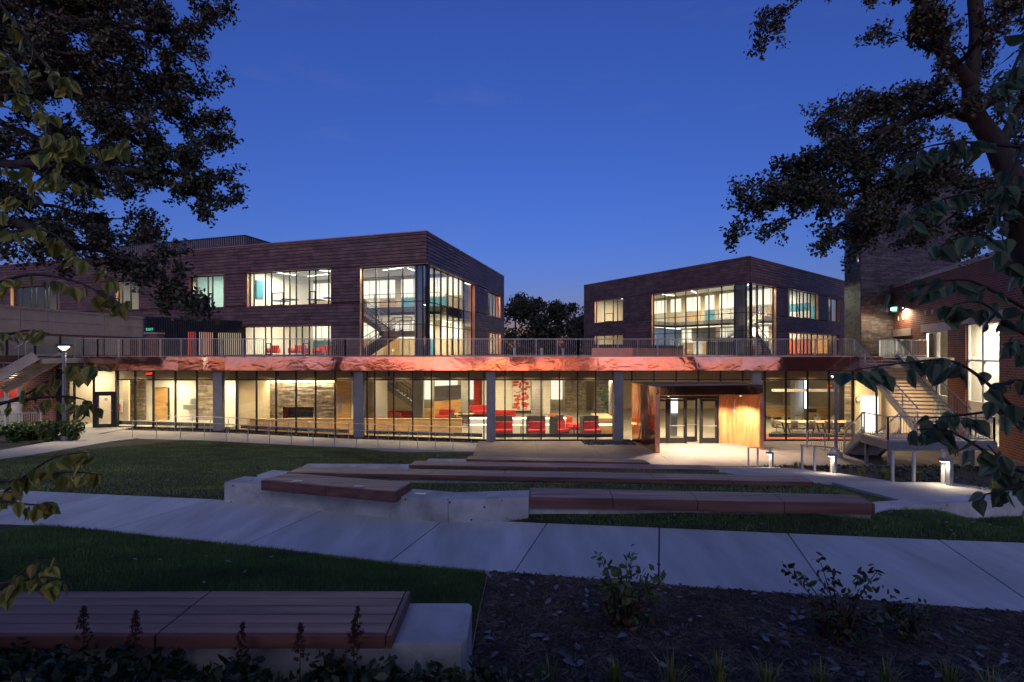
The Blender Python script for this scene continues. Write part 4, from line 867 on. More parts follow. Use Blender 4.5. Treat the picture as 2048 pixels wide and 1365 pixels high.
def leafcloud(name, cen, rad, nleaf, size, mat, parent=None, rng=RNG, fine=False, squash=1.0):
    cen = np.array(cen, float).reshape(-1, 3); n = nleaf * len(cen); c = np.repeat(cen, nleaf, 0)
    r_ = np.repeat(np.broadcast_to(np.array(rad, float), (len(cen),)), nleaf)
    d = rng.normal(size=(n, 3)); d /= np.linalg.norm(d, axis=1)[:, None]; rr = r_ * rng.random(n) ** .45
    off = d * rr[:, None]; off[:, 2] *= squash; p = c + off
    a = rng.normal(size=(n, 3)); a /= np.linalg.norm(a, axis=1)[:, None]; b = rng.normal(size=(n, 3)); b -= (b * a).sum(1)[:, None] * a; b /= np.linalg.norm(b, axis=1)[:, None]
    s = size * (.6 + .8 * rng.random(n))[:, None]; nn = np.cross(a, b)
    V = np.stack([p - a * s * .5, p + b * s * .30 - nn * s * .08 + a * s * .05, p + a * s * .55, p - b * s * .30 - nn * s * .08 + a * s * .05], 1).reshape(-1, 3)
    i = np.arange(n)[:, None] * 4; F = np.concatenate([i + np.array([[0, 1, 2]]), i + np.array([[0, 2, 3]])], 0)
    if fine:
        V = np.stack([p - a * s * .5, p - a * s * .15 + b * s * .27 - nn * s * .05, p + a * s * .2 + b * s * .2 - nn * s * .07, p + a * s * .58 - nn * s * .10, p + a * s * .2 - b * s * .2 - nn * s * .07, p - a * s * .15 - b * s * .27 - nn * s * .05], 1).reshape(-1, 3); i = np.arange(n)[:, None] * 6
        F = np.concatenate([i + np.array([[0, 1, 2]]), i + np.array([[0, 2, 3]]), i + np.array([[0, 3, 4]]), i + np.array([[0, 4, 5]])], 0)
    o = arrmesh(name, V, F, mat, parent); return o
leafcloud('foliage', [(ax(1216, 36), 36, 1.6), (ax(1212, 36), 36, 2.3), (ax(1219, 36), 36.2, 1.1)], .6, 120, .22, M['shrubleaf'], pt)
# indoor stairs of the pavilion and the seating block
stair('indoor_stairs', 'indoor stairs with dark open treads rising behind the oak ramp wall', (-6.6, 35.2, 1.0), (-10.6, 34.8, 4.0), -2.0, 16, 'colc', 'dark', stringer=.4, post_h=.95, balmat='black', riser=False)
sb_ = thing('seating_block', (ax(895, 37), 37, 0), 'oak and black stepped seating block in the lounge', 'seating'); MB().prism([(ax(868, 37), 37), (ax(920, 37), 38.6), (ax(920, 37), 39.4), (ax(868, 37), 38.5)], 0, 1.6).build('oak_base', M['oakw'], sb_); MB().prism([(ax(868, 37) + .02, 37.02), (ax(920, 37) - .02, 38.62), (ax(920, 37) - .02, 38.8), (ax(868, 37) + .02, 37.3)], 1.61, 2.75).build('black_back', M['dark'], sb_)
MB().box(ax(845, 36), ax(868, 36), 36.2, 36.5, .0, 1.1).build('oak_wing', M['oakw'], sb_)
# bright glazing across the back
for a, b_ in ((848, 864), (870, 915), (940, 947), (1102, 1125)): 
    t = MB().box(ax(a, 45.6), ax(b_, 45.6), 45.6, 45.7, .9, 3.4).build('lit_window', M['litwin'], pv)
# conference end
ct = thing('conference_table', (18, 32.2, 0), 'long pale conference table with black legs behind the right bays', 'table')
bevel(MB().box(ax(1560, 32.2), ax(1705, 32.2), 31.75, 32.85, .72, .76).build('tabletop', M['oakt'], ct), .01)
for px in (1570, 1626, 1640, 1692):
    for y in (31.95, 32.6): MB().bar((ax(px, 32.2), y, .71), (ax(px + (6 if px in (1570, 1640) else -6), 32.2), y, 0), .05, .08).build('leg', M['black'], ct)
ords = ('first', 'second', 'third', 'fourth')
for i, px in enumerate((1585, 1618, 1652, 1692)): place('task', mk_task, (ax(px, 31.2), 31.2, 0), R(180 + (-8, 10, -5, 6)[i]), '%s grey office chair on the near side of the conference table' % ords[i], 'conference chairs')
for i, px in enumerate((1575, 1600, 1640, 1670)): place('task', mk_task, (ax(px, 33.5), 33.5, 0), R((6, -8, 4, -6)[i]), '%s grey office chair on the far side of the conference table' % ords[i], 'conference chairs')
place('task', mk_task, (ax(1553, 31.8), 31.8, 0), R(90), 'grey office chair seen side-on at the head of the conference table', 'conference chairs')
MB().box(14.6, 24.8, 29.9, 31.6, .003, .012).build('carpet', M['carpet'], pv)
for a, b_, Y, lb, c in ((1542, 1590, 38.5, 'oak service counter with pale top left of the concrete column', 'oakw'), (1617, 1655, 37.5, 'oak service counter with dark shelf right of the concrete column', 'oakw'), (1529, 1543, 40, 'lime green counter at the back of the conference end', 'olive')):
    t = thing('service_counter', (ax((a + b_) / 2, Y), Y, 0), lb, 'counter'); MB().box(ax(a, Y), ax(b_, Y), Y, Y + .8, .18, 1.05).build('body', M[c], t); MB().box(ax(a, Y) - .05, ax(b_, Y) + .05, Y - .04, Y + .84, 1.055, 1.10).build('top', M['oakt'], t); MB().box(ax(a, Y) + .1, ax(b_, Y) - .1, Y + .1, Y + .7, .0, .175).build('plinth', M['black'], t)
MB().box(ax(1618, 37.4), ax(1634, 37.4), 37.44, 37.495, .72, .96).build('shelf_recess', M['black'], t)
lst = thing('light_column', (ax(1612, 36.6), 36.6, 0), 'tall blue-white glowing strip on the inner column', 'light strip'); MB().box(ax(1611, 36.6), ax(1615, 36.6), 36.6, 36.68, 1.1, 3.3).build('tube', M['screen'], lst)
Fs = Fac((ax(1689, 33.4), 33.4), (ax(1713, 33.4), 33.4)); MB().box(ax(1690, 33.4), ax(1712, 33.4), 33.44, 34, 0, 3.6).build('stone_pier', M['black'], pv); ledge_stone(Fs, 0, Fs.L, 0, 3.58, [], pv)
MB().box(ax(1713, 33), ax(1765, 33), 33.1, 33.2, 0, 3.6).build('clock_wall', M['cream'], pv)
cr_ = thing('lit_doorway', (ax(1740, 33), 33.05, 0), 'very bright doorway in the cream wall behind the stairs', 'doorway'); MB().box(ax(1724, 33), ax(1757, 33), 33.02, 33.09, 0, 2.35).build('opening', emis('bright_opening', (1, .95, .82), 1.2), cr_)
ck = thing('wall_clock', (ax(1717, 32.9), 33.0, az(799, 33)), 'round black-rimmed clock on the cream wall', 'clock'); 
c_ = Vector((ax(1717.5, 33), 33.05, az(799, 33))); MB().tube([c_, c_ + Vector((0, -.04, 0))], .19, 20).build('rim', M['black'], ck); MB().tube([c_ + Vector((0, -.041, 0)), c_ + Vector((0, -.046, 0))], .155, 20).build('face', M['white'], ck); MB().bar(c_ + Vector((0, -.05, 0)), c_ + Vector((.02, -.05, .12)), .01, .01).bar(c_ + Vector((0, -.05, 0)), c_ + Vector((-.08, -.05, .02)), .01, .014).build('hands', M['black'], ck)
MB().box(ax(1545, 34.5), ax(1700, 34.5), 34.5, 34.62, 2.55, 2.75).build('hanging_beam', M['white'], pv)
for i in range(6): MB().box(ax(1618 + i * 12, 45.5), ax(1628 + i * 12, 45.5), 45.5, 45.6, .6, 3.3).build('dark_window', M['blue'] if i % 2 else M['black'], pv)
exit_sign('exit_sign', at(1659, 776, 36), .4, .25, 'black', 'exitr', 'red lit exit sign above the conference end')
# ceiling lamps of the pavilion
names = ['far left lobby', 'lobby beside the first column', 'stone fireplace wall', 'oak pier', 'indoor stairs', 'oak seating block', 'middle concrete column', 'red mural', 'round coral table', 'maple counter', 'porch doors', 'service counters', 'conference table', 'stone pier']
for i, (x, y, pw) in enumerate(((-22.5, 31.6, 60), (-19.2, 31.6, 60), (-15, 32.4, 26), (-10.9, 33.2, 50), (-7.6, 37.5, 90), (-4, 35, 80), (-1.6, 39, 90), (1.5, 34, 80), (3.8, 38.5, 90), (6.3, 33, 70), (10.6, 32, 190), (16.5, 36, 100), (18.6, 32.4, 80), (23.2, 32.0, 60))):
    t = thing('ceiling_lamp', (x, y, 3.6), 'rectangular ceiling lamp over the %s' % names[i], 'ceiling lamp', 'pavilion ceiling lamps'); MB().box(x - .65, x + .65, y - .2, y + .2, 3.585, 3.618).build('housing', M['white'], t); area('ceiling_lamp_light', (x, y, 3.575), 1.2, .36, pw * .9, (1, .76, .46), parent=t)
fn = ['lobby stone panel', 'lobby oak door', 'lobby fountain', 'fireplace wall left half', 'fireplace wall right half', 'oak pier', 'white pier', 'indoor stairs foot', 'oak seating block', 'red wall panel', 'first booth', 'red mural', 'round red table', 'maple counter', 'head of the conference table', 'conference table middle', 'lit doorway']
for i, px in enumerate((262, 322, 385, 530, 610, 680, 745, 800, 860, 915, 1005, 1060, 1120, 1185, 1560, 1630, 1700)):  # lamps added to brighten the oak wall and front floor, no known fixtures
    x = ax(px, 30.4); t = thing('added_fill_lamp', (x, 30.4, 4.3), 'added fill lamp near the glass in line with the %s' % fn[i], 'ceiling lamp', 'added fill lamps along the glass'); MB().box(x - .4, x + .4, 30.34, 30.46, 4.30, 4.338).build('housing', M['white'], t); area('added_fill_lamp_light', (x, 30.4, 4.29), .75, .1, 24, (1, .74, .44), parent=t, spread=105)

# ------------------------------------------------------------------ inside the copper blocks
def inner_partition(t, f, b, A, zl, seed, accents, dz=0):
    rng = random.Random(seed); MB().box(.4, A, b, b + .15, ZT, 12.44, f).build('partition', M['cream'], t)
    for (z0, z1, zw0, zw1, nm) in ((ZF2, 10.35, 10.45, 12.1, 'u'), (ZT + .03, 6.45, 6.55, 8.1, 'l')):
        a = .6
        while a < A - 1.5:
            wd = rng.choice((1.3, 1.7, 2.2)); m = rng.choice(accents); MB().box(a, a + wd - .02, b - .05, b - .003, z0, z1, f).build('wall_panel', M[m], t)
            k = 2 if wd > 1.5 else 1
            for j in range(k): MB().box(a + j * wd / k + .05, a + (j + 1) * wd / k - .05, b - .04, b - .003, zw0, zw1, f).build('inner_window', M['litwin'], t)
            a += wd + rng.choice((0, 0, .6))
inner_partition(bl, fl, 9.0, 30, 0, 4, ('oakw', 'oakw', 'oakt', 'teal', 'white'))
inner_partition(br_, fr, 9.5, 20, 0, 9, ('oakw', 'oakt', 'teal', 'white', 'oakw'))
for t, f, a, b_ in ((bl, fl, .55, .9), (br_, fr, .9, .7)): MB().box(a, a + .8, b_, b_ + .8, ZT, 12.44, f).build('corner_column', M['colc'], t)
MB().box(8.05, 8.2, .36, 3.5, ZT, 12.44, fl).build('cross_wall', M['white'], bl); MB().box(16.4, 16.55, .36, 8.9, ZT, 12.44, fl).build('cross_wall', M['white'], bl)
MB().box(16.3, 16.39, 1.4, 2.2, 9.9, 11.4, fl).build('teal_panel', M['teal'], bl); MB().box(21.5, 21.6, .36, 8.9, ZT, 12.44, fl).build('cross_wall', M['aqua'], bl)
MB().box(33.0, 33.1, .36, 8.9, ZT, 12.44, fl).build('cross_wall', M['white'], bl)
MB().box(25, 60, 4.0, 4.1, ZT, 12.44, fl).build('rear_partition', M['cream'], bl)
MB().box(13.6, 13.75, .36, 9.4, ZT, 8.24, fr).build('cross_wall', M['blue'], br_)
# stair corner of the left block
P = lambda f, a, b, z: Vector(f(a, b, z))
s1 = stair('stair_flight', 'upper dark steel stair flight inside the glazed corner of the larger block', P(fl, 4.4, 2.8, 6.95), P(fl, 7.7, 2.8, ZF2), 1.3, 12, 'dark', 'oakw', stringer=.4, balmat='steelp', riser=False)
s2 = stair('stair_flight', 'lower dark steel stair flight inside the glazed corner of the larger block', P(fl, 6.7, 1.7, ZT + .03), P(fl, 3.4, 1.7, 6.95), 1.2, 11, 'dark', 'dark', stringer=.4, balmat='steelp')
l1 = thing('stair_landing', P(fl, 3, 2.4, 6.9), 'dark landing between the stair flights in the larger block', 'landing'); MB().box(1.6, 4.4, 1.0, 4.2, 6.6, 6.95, fl).build('slab', M['dark'], l1); rail_run([P(fl, 1.65, 1.05, 6.95), P(fl, 3.3, 1.05, 6.95)], 1.0, l1, balmat='steelp'); rail_run([P(fl, 1.65, 4.1, 6.95), P(fl, 4.3, 4.1, 6.95)], 1.0, l1, balmat='steelp')
r1 = thing('gallery_railing', P(fl, 3, 3.7, ZF2), 'steel railing along the upper gallery of the larger block', 'railing'); rail_run([P(fl, .4, 3.7, ZF2), P(fl, 7.9, 3.7, ZF2)], 1.05, r1, balmat='steelp', balus=.13)
rail_run([P(fl, .6, 5, ZF2), P(fl, .6, 10, ZF2)], 1.05, r1, balmat='steelp', balus=.13)
# right block stair, mezzanine
m2 = thing('mezzanine', P(fr, 5, 6, 6.9), 'dark mezzanine landing inside the glazed corner of the smaller block', 'landing'); MB().box(2.2, 9.0, 4.6, 7.0, 6.55, 6.9, fr).build('slab', M['dark'], m2); rail_run([P(fr, 2.2, 4.65, 6.9), P(fr, 9.0, 4.65, 6.9)], 1.05, m2, balmat='steelp', balus=.12); MB().box(6, 9.0, 4.55, 4.62, 6.9, 8.0, fr).build('solid_guard', M['dark'], m2)
MB().box(1.5, 7.5, 5.2, 7.2, ZT + .03, 6.5, fr).build('dark_core', M['black'], m2)
stair('stair_flight', 'pale stair flight rising from the mezzanine inside the smaller block', P(fr, 4.6, 6.0, 6.9), P(fr, 1.2, 6.2, ZF2), -1.3, 12, 'white', 'oakt', stringer=.4, balmat='steelp', riser=False)
stair('stair_flight', 'dark diagonal stair flight by the right-hand corner glass of the smaller block', P(fr, 1.4, 4.8, ZT + .03), P(fr, 1.4, 1.6, 7.0), 1.2, 12, 'dark', 'white', stringer=.4, balmat='steelp', riser=False)
r2_ = thing('gallery_railing', P(fr, 6, 7.7, ZF2), 'steel railing along the upper gallery of the smaller block', 'railing'); rail_run([P(fr, 1.5, 7.7, ZF2), P(fr, 13.4, 7.7, ZF2)], 1.05, r2_, balmat='steelp', balus=.13)
# lamps in the blocks
gi = 0
places_ = [(fl, 2.0, 2.6, 12.1, 3.2, .3, 170, 'left corner stair hall'), (fl, 3.4, 5.2, 12.15, 2.6, 1.3, 150, 'left stair hall, crossing its neighbour'), (fl, 4.6, 3.6, 12.1, 2.4, -.6, 0, 'left stair hall, slanting by the wall'),
           (fl, 10, 3.2, 12.1, 2.6, .5, 150, 'upper reading room near the corner'), (fl, 12.6, 4.6, 12.12, 2.6, -.5, 120, 'upper reading room middle'), (fl, 14.8, 3, 12.1, 2.2, .9, 100, 'upper reading room far end'), (fl, 18.6, 3, 12.1, 2.0, .2, 130, 'upper teal room'), (fl, 27.5, 2.2, 12.1, 2.0, .2, 90, 'upper narrow room'), (fl, 38, 2.2, 12.1, 3.0, .2, 150, 'upper room at the far left'),
           (fl, 1.5, 14, 12.1, 2.6, 1.2, 150, 'upper back room by the narrow window'), (fl, 1.5, 17.5, 7.9, 2, 1.2, 90, 'lower back room by the narrow window'),
           (fl, 10, 3, 8.0, 2.4, .3, 120, 'lower lounge near the corner'), (fl, 13.6, 3, 8.0, 2.4, -.3, 120, 'lower lounge with red chairs'), (fl, 3.4, 6.2, 7.9, 2.4, 1.2, 110, 'lower hall behind the stairs'), (fl, 1.2, 7, 8.0, 1.6, 1.2, 80, 'lower hall at the corner'),
           (fr, 3, 3, 12.1, 3.4, .2, 200, 'right corner hall'), (fr, 2.2, 4.6, 12.14, 3.2, 1.4, 170, 'right corner hall, crossing its neighbour'), (fr, 4.6, 3.4, 12.1, 2.6, -.6, 0, 'right corner hall, slanting'), (fr, 9, 5, 12.1, 2.6, 1, 200, 'right atrium middle'), (fr, 12.5, 5, 12.1, 2.6, .6, 170, 'right atrium far end'), (fr, 18.4, 4, 12.1, 2.6, .6, 170, 'room behind the small window'),
           (fr, 10.5, 3.2, 8.0, 2.4, .6, 120, 'lower atrium'), (fr, 4, 8.6, 7.95, 2.4, .6, 110, 'lower gallery'), (fr, 18, 3, 7.95, 2.0, .6, 110, 'room behind the low small window'), (fr, 3.5, 12.5, 12.1, 2.4, .8, 170, 'room beyond the right corner'), (fr, 2.5, 17, 12.1, 2.2, .8, 140, 'last room on the right'), (fr, 3.0, 12.5, 7.95, 2.4, .8, 120, 'orange room beyond the right corner'), (fr, 2.2, 17.5, 7.95, 2.4, .8, 110, 'last low room on the right')]
for (f, a, b_, z, L_, an, pw, nm) in places_:
    linear_lamp(f, a, b_, z, L_, an, pw, 'slim glowing ceiling lamp in the %s' % nm, 'linear ceiling lamps')
# rooms along the right facade of the right block and left block
MB().box(5.5, 5.65, 9.7, 20.9, ZF2, 12.44, fr).build('room_wall', M['teal'], br_); MB().box(5.5, 5.65, 9.7, 20.9, ZT, 8.24, fr).build('room_wall', M['orange'], br_)
MB().box(.4, 5.4, 15.0, 15.12, 6.75, 9.9, fr).build('room_wall', M['white'], br_); MB().box(.4, 5.4, 15.0, 15.12, 10.8, 12.44, fr).build('room_wall', M['white'], br_); MB().box(.4, 5.4, 15.0, 15.12, ZT, 6.745, fr).build('orange_wall', M['orange'], br_); MB().box(.4, 5.4, 15.0, 15.12, 9.905, 10.795, fr).build('teal_wall', M['teal'], br_); MB().box(.4, 5.4, 20.3, 20.4, ZT, 6.7, fr).build('orange_wall', M['oakw'], br_); MB().box(.4, 5.4, 20.3, 20.4, 9.1, 10.9, fr).build('teal_wall', M['teal'], br_)
MB().box(4.2, 4.3, 11.0, 20.4, ZT, 12.44, fl).build('room_wall', M['white'], bl)
# lower lounge furniture seen through the long low window
for i, (a, b_, rz) in enumerate(((9.2, 1.8, .3), (10.6, 2.2, -.4), (12.0, 1.8, .5), (13.2, 2.4, -.2), (15.0, 1.9, .2))):
    place('lr', lr, P(fl, a, b_, ZT + .03), rz, ('%s red armchair from the corner in the low window lounge' % ('first', 'second', 'third', 'fourth', 'fifth')[i]), 'armchairs in the lower lounge')
for i, (a, b_) in enumerate(((9.6, 2.4), (11.6, 3), (13.6, 2.2), (15.2, 3))): place('tteal', lambda: mk_table(.7, .74, 'teal'), P(fl, a, b_, ZF2), 0, '%s teal-topped table from the corner in the upper reading room' % ords[i], 'teal tables')
sh = thing('bookcase', P(fl, 12.5, 8.6, ZF2), 'plum coloured bookcase in the upper reading room', 'bookcase'); MB().box(10.5, 14, 8.55, 8.9, ZF2, 10.4, fl).build('carcass', M['purple'], sh)
for z in (9.5, 10.0): MB().box(10.55, 13.95, 8.5, 8.545, z, z + .04, fl).build('shelf', M['oakt'], sh)

# ------------------------------------------------------------------ slate tower
TA, TB, TC = Vector((ax(1690, 41.5), 41.5)), Vector((ax(1722, 38.0), 38.0)), Vector((ax(1922, 40.5), 40.5))
tw = thing('slate_tower', (TB.x, TB.y, ZT), 'tall dark slate-clad tower with slanting top behind the brick wing', 'tower')
ztop = lambda x: float(np.interp(x, [TA.x - 1, TC.x + 1], [az(418, 39), az(262, 40)]))
FT1 = Fac(TA, TB, toward=(0, 20)); FT2 = Fac(TB, TC, toward=(20, 0)); D_ = TC + (TA - TB)
mb = MB().prism([TA, TB, TC, D_], 0, [ztop(TA.x) - .1, ztop(TB.x) - .1, ztop(TC.x) - .1, ztop(D_.x) - .1]); mb.build('core', M['black'], tw)
slot = (FT1.L * .62, FT1.L * .86, az(530, 39.5), az(440, 39.5))
def slate(fac, name, ops):
    mb = MB(); rng = random.Random(int(fac.L * 100)); z = 4.4
    while z < ztop(TC.x):
        h = rng.uniform(.09, .16); s = -.02
        while s < fac.L:
            e = min(s + rng.uniform(.5, 1.5), fac.L); zt = ztop(fac((s + e) / 2, 0, 0)[0])
            if z + h < zt:
                for r in rect_minus(s, e, z, z + h, ops): mb.box(r[0] + .003, r[1] - .003, -.02, .01 + rng.uniform(0, .05), r[2] + .003, r[3] - .003, fac)
            s = e
        z += h
    o = mb.build(name, M['slate'], tw); o['kind'] = 'stuff'
slate(FT1, 'slate_cladding', [slot]); slate(FT2, 'slate_cladding', [])
MB().box(slot[0], slot[1], -.015, .004, slot[2], slot[3], FT1).build('slot_recess', M['mull'], tw); MB().box(slot[1] - .10, slot[1] - .02, .005, .02, slot[2], slot[3], FT1).build('slot_light', emis('slot_glow', (1, .8, .6), .5), tw)
for f in (FT1, FT2): MB().bar(f(-.02, .05, ztop(f(0, 0, 0)[0])), f(f.L, .05, ztop(f(f.L, 0, 0)[0])), .18, .22).build('copper_coping', M['copper_trim'], tw)

# ------------------------------------------------------------------ brick wing on the right
WD = Vector((.344, .939)).normalized(); W0 = Vector((25.7, 25.5)) - WD * 9; FB = Fac(W0, W0 + WD * 27, toward=(0, 30)); ZB = 10.5
M['brick'] = brickmat('red_brick_wing', WD, (.33, .085, .048), (.21, .052, .034), (.40, .31, .25), bw=.36, bh=.135, jt=.014)
bw = thing('brick_wing', (W0.x, W0.y, 0), 'red brick wing with tall white windows beside the steel stairs', 'building')
def sB_(px): return FB.s_at(px)
ops = []
for (a, b_, z0, z1, lab) in ((1998, 1931, .3, 7.05, 'tall white-framed window nearest the big oak'), (1895, 1848, .3, 6.75, 'tall white-framed window behind the steel stairs'), (1818, 1778, 4.9, 6.6, None)):
    s0, s1 = sorted((sB_(a), sB_(b_))); ops.append((s0, s1, z0, z1))
    f_ = .09; d0, d1 = -.22, -.10; mm = (s0 + s1) / 2
    if lab is None:
        MB().box(s0, s1, -.2, -.1, z0, z1, FB).build('door', M['mull'], bw)
    else:
        mb = MB(); mb.box(s0, s0 + f_, d0, d1, z0, z1, FB).box(s1 - f_, s1, d0, d1, z0, z1, FB).box(s0 + f_, s1 - f_, d0, d1, z1 - f_, z1, FB).box(s0 + f_, s1 - f_, d0, d1, z0, z0 + f_, FB)
        w_ = mb.build('window', M['white'], bw); w_['label'] = lab
        MB().box(mm - .1, mm + .1, d0 - .01, d1 + .03, z0 + f_, z1 - f_, FB).build('mullion', M['white'], w_)
        zs = [z0 + f_, 1.55, 2.5, 4.9, z1 - f_]
        for z in zs[1:-1]: MB().box(s0 + f_, s1 - f_, d0 + .01, d1 + .01, z - .05, z + .05, FB).build('transom', M['white'], w_)
        for x0, x1 in ((s0 + f_, mm - .1), (mm + .1, s1 - f_)):
            for k, (u, v) in enumerate(zip(zs[:-1], zs[1:])):
                if k == 1: MB().box(x0, x1, d0 + .03, d0 + .07, u + .05, v - .05, FB).build('spandrel', M['white'], w_)
                else: MB().box(x0, x1, d0 + .05, d0 + .062, u + .05, v - .05, FB).build('pane', M['glass'], w_)
    MB().box(s0 - .45, s1 + .45, -.2, .03, z1 + .004, z1 + .55, FB).build('lintel', M['beige2'], bw)
wall_with_holes('wall', FB, -.6, ZB, ops, M['brick'], bw, d0=-.25, d1=.0)
MB().box(-.1, FB.L, -.4, .08, ZB + .003, ZB + .28, FB).build('coping', M['beige2'], bw)
for px, py in ((1785.5, 639), (1796, 637), (1806.5, 636), (1851, 626), (1865, 624), (1878.5, 621)):     # inset square stones
    s = sB_(px); z = FB.z_at(px, py); MB().box(s - .12, s + .12, -.05, .02, z - .16, z + .16, FB).build('accent_stone', M['beige2'], bw)
# room behind the tall windows
MB().box(4, FB.L, -3.6, -3.5, -.2, ZB - .1, FB).build('inner_wall', M['white'], bw); MB().box(4, FB.L, -3.5, -.26, 7.4, 7.5, FB).build('ceiling', M['white'], bw); MB().box(4, FB.L, -3.5, -.26, -.2, .0, FB).build('floor', M['floor'], bw)
for s, lb in ((8.6, 'nearest tall window'), (16.5, 'stairs window')):
    p = Vector(FB(s, -1.8, 7.3)); t = thing('ceiling_lamp', p, 'square ceiling lamp inside the brick wing by the %s' % lb, 'ceiling lamp', 'brick wing lamps'); MB().box(p.x - .6, p.x + .6, p.y - .6, p.y + .6, 7.3, 7.38).build('housing', M['white'], t); area('ceiling_lamp_light', p - Vector((0, 0, .02)), 1.1, 1.1, 330, (1, .88, .68), t)
# wall lamp, exit sign, camera and downpipe on the brick
p = Vector(FB(sB_(1812), .18, FB.z_at(1812, 612))); wl = thing('wall_lamp', p, 'bright bullet wall lamp high on the brick wing', 'wall lamp'); MB().tube([p, p + Vector((0, 0, -.14))], [.05, .07], 10).build('hood', M['steelp'], wl); MB().bar(p, FB(sB_(1812), 0, p.z), .04, .04).build('arm', M['steelp'], wl); MB().tube([p + Vector((0, 0, -.145)), p + Vector((0, 0, -.17))], .05, 10).build('lens', M['lamp'], wl); spot('wall_lamp_light', p - Vector((0, 0, .19)), 380, 172, (1, .72, .45), wl)
p = Vector(FB(sB_(1793), .1, FB.z_at(1793, 624))); exit_sign('exit_sign', p, .40, .42, 'black', 'exitw', 'small green-white exit light on the brick wing beside the wall lamp', rz=math.atan2(WD.y, WD.x) - R(180) if False else R(-70), txt='EXIT').children[0].data.materials[0] = M['exitg']
p = Vector(FB(sB_(1778), .2, FB.z_at(1778, 620))); cm = thing('security_camera', p, 'white security camera on the brick wing', 'security camera'); MB().bar(p, p + Vector((-.25, -.1, .02)), .09, .09).build('body', M['white'], cm); MB().bar(p, FB(sB_(1778), 0, p.z + .05), .03, .03).build('bracket', M['white'], cm)
p = Vector(FB(sB_(1752), .25, FB.z_at(1752, 627))); wl2 = thing('wall_lamp', p, 'unlit white wedge lamp at the corner of the brick wing', 'wall lamp'); MB().box(p.x - .35, p.x + .3, p.y - .15, p.y + .15, p.z - .06, p.z + .08).build('hood', M['white'], wl2); MB().bar(p, FB(sB_(1752), 0, p.z), .06, .06).build('arm', M['white'], wl2)
p = Vector(FB(sB_(1748.5), .08, 5)); dp = MB().tube([FB(sB_(1748.5), .08, 4.9), FB(sB_(1748.5), .08, FB.z_at(1748, 632))], .06, 8).build('downpipe', M['steelp']); tag(dp, 'slim grey downpipe at the corner of the brick wing', 'pipe')

# ------------------------------------------------------------------ buildings at the far left
pa = thing('precast_wing', (-26.2, 30, ZT), 'beige precast-panelled wing at the far left behind the railing', 'building')
A1, B1 = Vector((-26.5, 25.0)), Vector((-25.9, 34.0)); FP = Fac(A1 - (B1 - A1) * .5, B1, toward=(0, 30)); zt = 7.72
M['brickl'] = brickmat('dark_brick_left', FP.u, (.17, .05, .035), (.12, .035, .025), (.20, .15, .12), bw=.215, bh=.08)
ss = sorted([0] + [FP.s_at(p) for p in (41, 96, 209)] + [FP.L])
for a, b_ in zip(ss[:-1], ss[1:]):
    MB().box(a + .01, b_ - .01, -.2, .0, 7.12, zt, FP).build('upper_panel', M['beige'], pa); MB().box(a + .01, b_ - .01, -.2, .0, 6.42, 7.10, FP).build('lower_panel', M['beige'], pa)
MB().box(0, FP.L, -.25, -.02, ZT - .2, 6.41, FP).build('brick_wall', M['brickl'], pa); MB().box(0, FP.L, -6, .05, zt + .003, zt + .12, FP).build('roof_edge', M['beige'], pa)
MB().box(2, 12.4, -.03, .0, 5.2, 6.3, FP).build('window_band', M['beige'], pa)
for i in range(6): MB().box(4.8 + i * 1.4, 4.9 + i * 1.4, -.02, .03, 5.2, 6.3, FP).build('mullion', M['mull'], pa)
rb = thing('ribbed_link', (-24, 37, ZT), 'dark ribbed metal link between the beige wing and the copper block', 'building')
FRb = Fac((-25.75, 34.0), (-21.6, 39.3), toward=(0, 20)); nr = 46
MB().box(0, FRb.L, -.4, -.08, ZT - .1, 7.78, FRb).build('wall', M['rib'], rb); MB().box(0, FRb.L, -3, .04, 7.781, 7.9, FRb).build('cap', M['rib'], rb)
for i in range(nr):
    s = FRb.L * (i + .5) / nr; MB().box(s - .035, s + .035, -.079, .03, ZT if i % 1 == 0 else ZT, 7.77, FRb).build('rib', M['rib'], rb)
for a, b_, m in ((2.6, 3.1, 'red'), (3.3, 4.3, 'orange'), (4.6, 6.4, 'cream')): MB().box(a, b_, -.078, -.06, 5.15, 6.9, FRb).build('lit_pane', emis('lit_pane_' + m, M[m].node_tree.nodes['Principled BSDF'].inputs[0].default_value[:3] if False else {'red': (.8, .12, .08), 'orange': (.9, .45, .3), 'cream': (.7, .6, .38)}[m], .22), rb)
# roof screen on the larger block
rs = thing('roof_screen', (-22, 42, ZR), 'dark ribbed mechanical screen on the roof of the larger block', 'roof screen')
k0 = Vector(fl(18.5, 5.5, 0)[:2]); k1 = Vector(fl(36, 5.5, 0)[:2]); k2 = Vector(fl(18.5, 13, 0)[:2]); zs_ = az(472, k0.y)
k0 = Vector((ax(490, 44), 44)); k1 = k0 + LL * 18; k2 = k0 + LR * 8; zs_ = az(472, 44)
for a, b_ in ((k0, k1), (k0, k2)):
    f = Fac(a, b_, toward=(0, 0) if b_ is k1 else (20, 40)); MB().box(0, f.L, -.15, -.05, ZR - .5, zs_, f).build('panel', M['rib'], rs); n_ = int(f.L / .26)
    for i in range(n_): MB().box((i + .2) * f.L / n_, (i + .55) * f.L / n_, -.049, .05, ZR - .5, zs_ - .02, f).build('rib', M['steelp'], rs)
    MB().box(-.03, f.L, -.16, .06, zs_, zs_ + .08, f).build('cap', M['rib'], rs)
exs = at(297, 664, 31.2); pb = thing('brick_pier', (exs.x, 31.4, ZT), 'narrow brick pier carrying the green exit sign', 'pier'); MB().box(exs.x - .35, exs.x + .42, 31.4, 32.0, ZT, 6.55).build('brickwork', M['brickl'], pb); MB().box(exs.x - .42, exs.x + .48, 31.34, 32.05, 6.552, 6.66).build('cap', M['beige'], pb)
